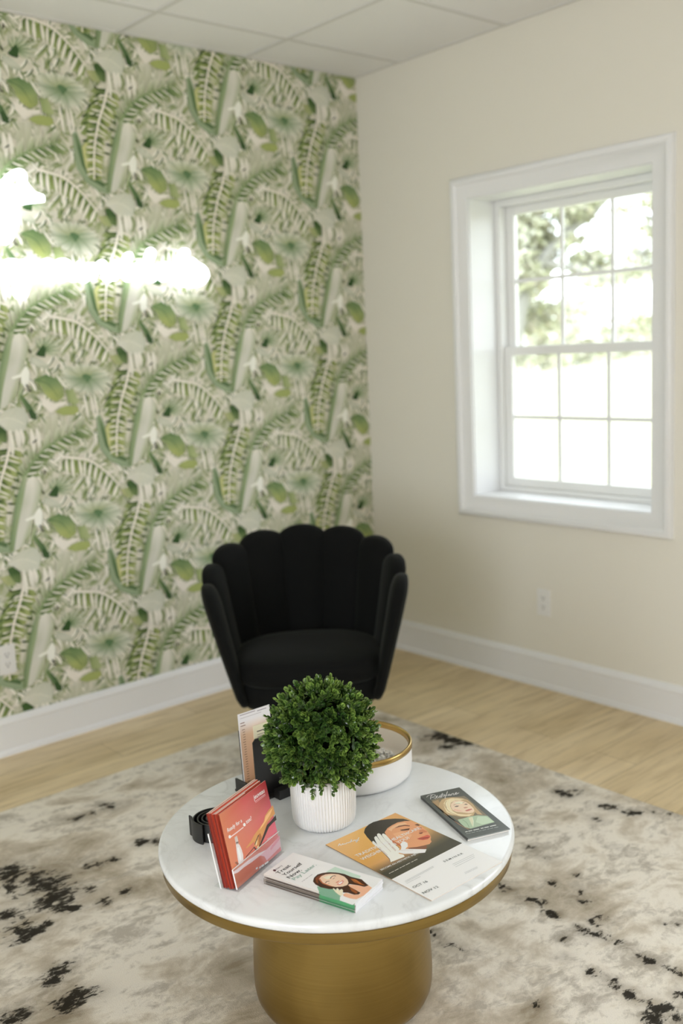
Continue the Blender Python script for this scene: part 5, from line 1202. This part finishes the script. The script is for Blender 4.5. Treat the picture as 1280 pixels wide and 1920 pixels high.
box('back_plate', -0.002, PW + 0.002, 0.001, 0.118, -0.0375, -0.0350, M_acrylic, st, M=T0)
box('front_lip', -0.002, PW + 0.002, 0.001, 0.042, 0.0022, 0.0042, M_acrylic_lip, st, M=T0)
bm = bmesh.new(); Bz = Matrix((pw.to_4d(), pb.to_4d(), (0, 0, 1, 0), (0, 0, 0, 1))).transposed()
Bz[3][0] = Bz[3][1] = Bz[3][2] = 0
add_box(bm, -0.002, PW + 0.002, -0.006, 0.052, 0.0004, 0.0026, Bz); from_bm('base_plate', bm, M_acrylic, st, smooth=False)
bm = bmesh.new()
add_box(bm, -0.0032, -0.0020, 0.001, 0.118, -0.0377, -0.0348, T0); add_box(bm, -0.0032, -0.0020, 0.001, 0.042, 0.0020, 0.0044, T0)
add_box(bm, -0.002, PW + .002, 0.042, 0.0428, 0.0020, 0.0044, T0)
from_bm('edge_glint', bm, M_acrylic_edge, st, smooth=False)  # white strips paint in the light that the acrylic edges catch

# ------------------------------------------------------------------ pay-later brochure stack
ca, W_, L_ = 0.2625, 0.1002, 0.2211
TO = Vector((-2.2881, -2.1158, 0))
r9 = random.Random(9)
for k in range(5):
    top_z = 0.441 - 0.0042 * k
    a = ca + (0 if k == 0 else r9.uniform(-0.012, 0.012))
    U = Vector((math.cos(a), math.sin(a), 0)); V = Vector((-math.sin(a), math.cos(a), 0))
    o0 = TO + Vector((0, 0, top_z)) + (Vector((0, 0, 0)) if k == 0 else U * r9.uniform(-.0015, .0015) + V * r9.uniform(-.002, .002))
    s = Sheet(o0, U, V, (0, 0, 1), gain=1.4, dz=1.2e-5)
    s.block(W_, -L_, 0.0040, (222, 218, 214), (176, 168, 160) if k < 1 else (120, 112, 104), edge2={0: (206, 206, 210)})
    tcol = 0.0040
    # long fold edge: dark brown stretch, then printed green
    s.z += 0
    def edge(y0, y1, col, zt, zb_):
        s.raw([s.pt((-0.0003, y0), zt), s.pt((-0.0003, y0), zb_), s.pt((-0.0003, y1), zb_), s.pt((-0.0003, y1), zt)][::-1], col)
    if k > 0: edge(-0.006, -L_ * 0.62, [(70, 58, 50), (96, 86, 76), (60, 52, 46), (84, 74, 66)][k - 1], -0.0003, -0.0036)
    edge(-L_ * 0.62, -L_ + 0.002, (64, 128, 84) if k < 3 else (52, 104, 70), -0.0002, -0.0039)
    if k == 0:
        s.z += 1e-5; s.ops(ART_CARD)
    o = s.build('brochure', M_gloss)
    if k == 0: tag(o, 'top white brochure of the flat stack, smiling woman on green shape', 'brochure', 'stacked payment brochures')
    else: tag(o, 'white brochure lying under the top one of the flat stack', 'brochure', 'stacked payment brochures')

# ------------------------------------------------------------------ flyer and booklet
ff = (-2.0982, -2.0846, 0.4220); fa, fW, fL = -0.0058, 0.2100, 0.3197
s = Sheet(ff, (math.cos(fa), math.sin(fa), 0), (-math.sin(fa), math.cos(fa), 0), (0, 0, 1), gain=1.4, dz=1.2e-5)
s.block(fW, -fL, 0.0016, (214, 216, 216), (196, 186, 176), edge2={3: (150, 122, 96)})
s.ops(ART_FLYER)
tag(s.build('seminar_flyer', M_gloss), 'orange and white seminar flyer with a gloved hand on a woman\'s face', 'flyer')
ba, bW, bL = -0.349, 0.1038, 0.2368
s = Sheet((-1.7927, -2.0738, 0.4275), (math.cos(ba), math.sin(ba), 0), (-math.sin(ba), math.cos(ba), 0), (0, 0, 1), gain=1.4, dz=1.2e-5)
s.block(bW, -bL, 0.0024, (66, 70, 66), (52, 54, 50), edge2={0: (120, 122, 120)})
s.ops(ART_BOOKLET)
# second cover fold and inner pages underneath
s2 = s; zk = s.z
s.z = -0.0034; s.block(bW * 0.985, -bL * 0.99, 0.0036, (60, 62, 60), (58, 58, 54), edge2={0: (206, 202, 196)})
tag(s.build('booklet', M_gloss), 'dark grey booklet with a blonde woman in green at the table edge', 'booklet')

# ------------------------------------------------------------------ outside: lawn, trees, shrubs
bm = bmesh.new()
far0 = Vector((23.5, 18.7, 0.365)); far1 = Vector((26.3, 14.9, 0.87)); dd = far1 - far0
fa0 = far0 - dd * 6; fa1 = far1 + dd * 6
fa0.z = max(fa0.z, -0.6)
vs = [bm.verts.new(p) for p in (Vector((0.3, 22, -0.45)), Vector((0.3, -30, -0.45)), fa1, far1, far0, fa0)]
bm.faces.new(vs)
struct(from_bm('lawn', bm, M_lawn, smooth=False))
def leaf_cloud(sheet, rg, c, rad, n, size, cols):
    for _ in range(n):
        d = Vector((rg.gauss(0, 1), rg.gauss(0, 1), rg.gauss(0, 1)))
        d = d.normalized() * (rg.random() ** 0.45)
        p = Vector(c) + Vector((d.x * rad[0], d.y * rad[1], d.z * rad[2]))
        t = Vector((rg.uniform(-1, 1), rg.uniform(-1, 1), rg.uniform(-1, .4))).normalized()
        nn = Vector((rg.uniform(-1, 1), rg.uniform(-1, 1), rg.uniform(-1, 1)))
        e = t.cross(nn)
        if e.length < .05: continue
        e.normalize(); l = size * rg.uniform(.7, 1.3); w = l * 0.42
        sheet.raw([p, p + t * l * .5 + e * w, p + t * l, p + t * l * .5 - e * w], rg.choice(cols))
LEAFC = [(168, 169, 143), (154, 156, 124), (180, 181, 163), (146, 145, 124), (172, 166, 146)]
FARC = [(132, 140, 116), (148, 154, 130), (118, 126, 104), (160, 160, 140)]
def tree(name, base, trunk, branches, clouds, label, size, seed):
    r = empty(name, base, 0, label, 'tree')
    bm = bmesh.new()
    add_tube(bm, catmull(trunk[0], 5), [trunk[1] + (trunk[2] - trunk[1]) * k / (len(catmull(trunk[0], 5)) - 1) for k in range(len(catmull(trunk[0], 5)))], 10)
    for pts, ra, rb_ in branches:
        P = catmull(pts, 4); add_tube(bm, P, [ra + (rb_ - ra) * k / (len(P) - 1) for k in range(len(P))], 7)
    from_bm('trunk', bm, M_bark, r)
    sh_ = Sheet((0, 0, 0), (1, 0, 0), (0, 1, 0), (0, 0, 1), gain=1.3)
    rg = random.Random(seed)
    for c, rad, nl in clouds: leaf_cloud(sh_, rg, c, rad, nl, size, LEAFC)
    sh_.build('foliage', M_treeleaf, r)
tree('shade_tree', (5.76, 4.10, -0.35), ([(0.00, 0.00, -0.10), (0.09, -0.11, 1.55), (0.16, -0.19, 1.85), (0.20, -0.24, 2.16), (0.25, -0.30, 2.42), (0.36, -0.45, 2.74), (0.53, -0.66, 3.02), (0.66, -0.86, 3.20)], 0.120, 0.050),
     [([(0.66, -0.86, 3.20), (0.76, -1.00, 3.36), (0.89, -1.19, 3.52)], 0.070, 0.030), ([(0.25, -0.30, 2.42), (0.27, -0.33, 2.81), (0.31, -0.38, 3.16)], 0.070, 0.020), ([(0.36, -0.45, 2.74), (0.52, -0.66, 2.66), (0.73, -0.95, 2.61), (0.92, -1.24, 2.53), (1.10, -1.53, 2.57)], 0.050, 0.020), ([(0.16, -0.19, 1.85), (0.08, -0.09, 2.35), (0.06, -0.07, 2.83)], 0.080, 0.030)],
     [((0.26, -0.31, 3.19), (0.28, 0.28, 0.30), 700), ((0.56, -0.22, 2.92), (0.32, 0.32, 0.30), 900), ((0.06, -0.38, 2.65), (0.23, 0.23, 0.26), 500), ((0.31, -0.38, 2.54), (0.20, 0.20, 0.16), 300), ((0.70, -0.06, 2.16), (0.29, 0.29, 0.24), 500), ((0.58, -0.74, 3.27), (0.30, 0.30, 0.18), 420), ((0.70, -0.90, 3.40), (0.20, 0.20, 0.10), 160), ((0.84, -0.76, 2.72), (0.30, 0.30, 0.15), 420), ((0.58, -1.09, 2.51), (0.29, 0.29, 0.10), 260), ((0.78, -0.33, 3.49), (0.27, 0.27, 0.14), 250), ((0.43, 0.27, 3.06), (0.34, 0.34, 0.55), 600), ((0.24, -0.30, 3.69), (0.46, 0.46, 0.26), 600), ((0.73, -0.95, 3.68), (0.46, 0.46, 0.20), 400), ((0.56, -0.71, 2.98), (0.23, 0.23, 0.08), 60), ((0.92, -1.24, 2.53), (0.33, 0.33, 0.05), 120)],
     'leaning shade tree with spreading branches outside the window', 0.085, 21)
tree('shade_tree', (11.50, 4.55, -0.35), ([(0.00, 0.00, -0.10), (-0.02, 0.04, 1.72), (-0.08, 0.15, 2.39), (-0.20, 0.36, 2.89)], 0.200, 0.100),
     [([(-0.20, 0.36, 2.89), (-0.41, 0.70, 3.09), (-0.62, 1.04, 3.20)], 0.070, 0.020), ([(-0.20, 0.36, 2.89), (-0.37, 0.63, 3.57), (-0.71, 1.17, 3.82)], 0.080, 0.020)],
     [((-0.56, 0.94, 3.06), (0.26, 0.26, 0.24), 260), ((-0.47, 0.80, 3.50), (0.20, 0.20, 0.13), 90), ((-0.69, 1.14, 3.84), (0.22, 0.22, 0.09), 60), ((-0.47, 0.80, 3.95), (0.20, 0.20, 0.13), 70), ((-0.43, 0.73, 2.88), (0.20, 0.20, 0.13), 120), ((-0.25, 0.43, 3.47), (0.46, 0.46, 0.56), 600), ((-0.54, 0.90, 2.11), (0.37, 0.37, 0.22), 220), ((-0.05, 0.09, 3.99), (0.74, 0.74, 0.46), 700)],
     'second sparse tree outside, at the right edge of the window panes', 0.095, 22)
tree('lawn_shrub', (25.18, 19.85, 0.22), ([(0.00, 0.00, -0.10), (0.00, -0.00, 0.34), (0.04, -0.05, 0.71)], 0.120, 0.050),
     [],
     [((0.01, -0.01, 0.54), (0.89, 0.89, 0.45), 420), ((0.15, -0.19, 0.95), (0.69, 0.69, 0.40), 260), ((-0.18, 0.21, 1.39), (0.49, 0.49, 0.45), 120)],
     'rounded shrub beyond the lawn, at the left edge of the panes', 0.220, 30)
tree('lawn_shrub', (27.52, 20.11, 0.21), ([(0.00, 0.00, -0.10), (0.00, -0.00, 0.35), (0.04, -0.05, 0.74)], 0.120, 0.050),
     [],
     [((0.00, -0.01, 0.57), (0.94, 0.94, 0.47), 420), ((0.15, -0.20, 0.99), (0.73, 0.73, 0.43), 260), ((-0.18, 0.23, 1.45), (0.51, 0.51, 0.47), 120)],
     'rounded shrub beyond the lawn, second from the left', 0.220, 31)
tree('lawn_shrub', (26.69, 17.88, 0.33), ([(0.00, 0.00, -0.10), (0.00, -0.00, 0.33), (0.04, -0.05, 0.70)], 0.120, 0.050),
     [],
     [((0.00, -0.00, 0.54), (0.89, 0.89, 0.45), 420), ((0.13, -0.19, 0.94), (0.69, 0.69, 0.40), 260), ((-0.17, 0.23, 1.37), (0.49, 0.49, 0.45), 120)],
     'rounded shrub beyond the lawn, in the middle of the panes', 0.220, 32)
tree('lawn_shrub', (29.05, 17.98, 0.36), ([(0.00, 0.00, -0.10), (0.00, -0.00, 0.34), (0.03, -0.05, 0.73)], 0.120, 0.050),
     [],
     [((0.00, -0.00, 0.56), (0.94, 0.94, 0.47), 420), ((0.13, -0.19, 0.98), (0.73, 0.73, 0.43), 260), ((-0.17, 0.25, 1.43), (0.51, 0.51, 0.47), 120)],
     'rounded shrub beyond the lawn, second from the right', 0.220, 33)
tree('lawn_shrub', (28.07, 15.81, 0.47), ([(0.00, 0.00, -0.10), (-0.00, 0.00, 0.33), (0.03, -0.04, 0.69)], 0.120, 0.050),
     [],
     [((-0.00, 0.00, 0.53), (0.89, 0.89, 0.45), 420), ((0.11, -0.18, 0.92), (0.69, 0.69, 0.40), 260), ((-0.15, 0.24, 1.35), (0.49, 0.49, 0.45), 120)],
     'rounded shrub beyond the lawn, at the right edge of the panes', 0.220, 34)
tree('distant_tree', (33.63, 23.64, 0.30), ([(0.00, 0.00, -0.10), (0.01, -0.01, 1.17), (0.04, -0.05, 2.09)], 0.300, 0.120),
     [],
     [((-0.12, 0.17, 2.11), (1.38, 1.38, 0.86), 330), ((0.35, -0.48, 2.75), (1.01, 1.01, 0.60), 150), ((-0.54, 0.72, 1.68), (1.01, 1.01, 0.65), 200)],
     'pale grey distant tree behind the shrubs, centre of the window', 0.300, 41)
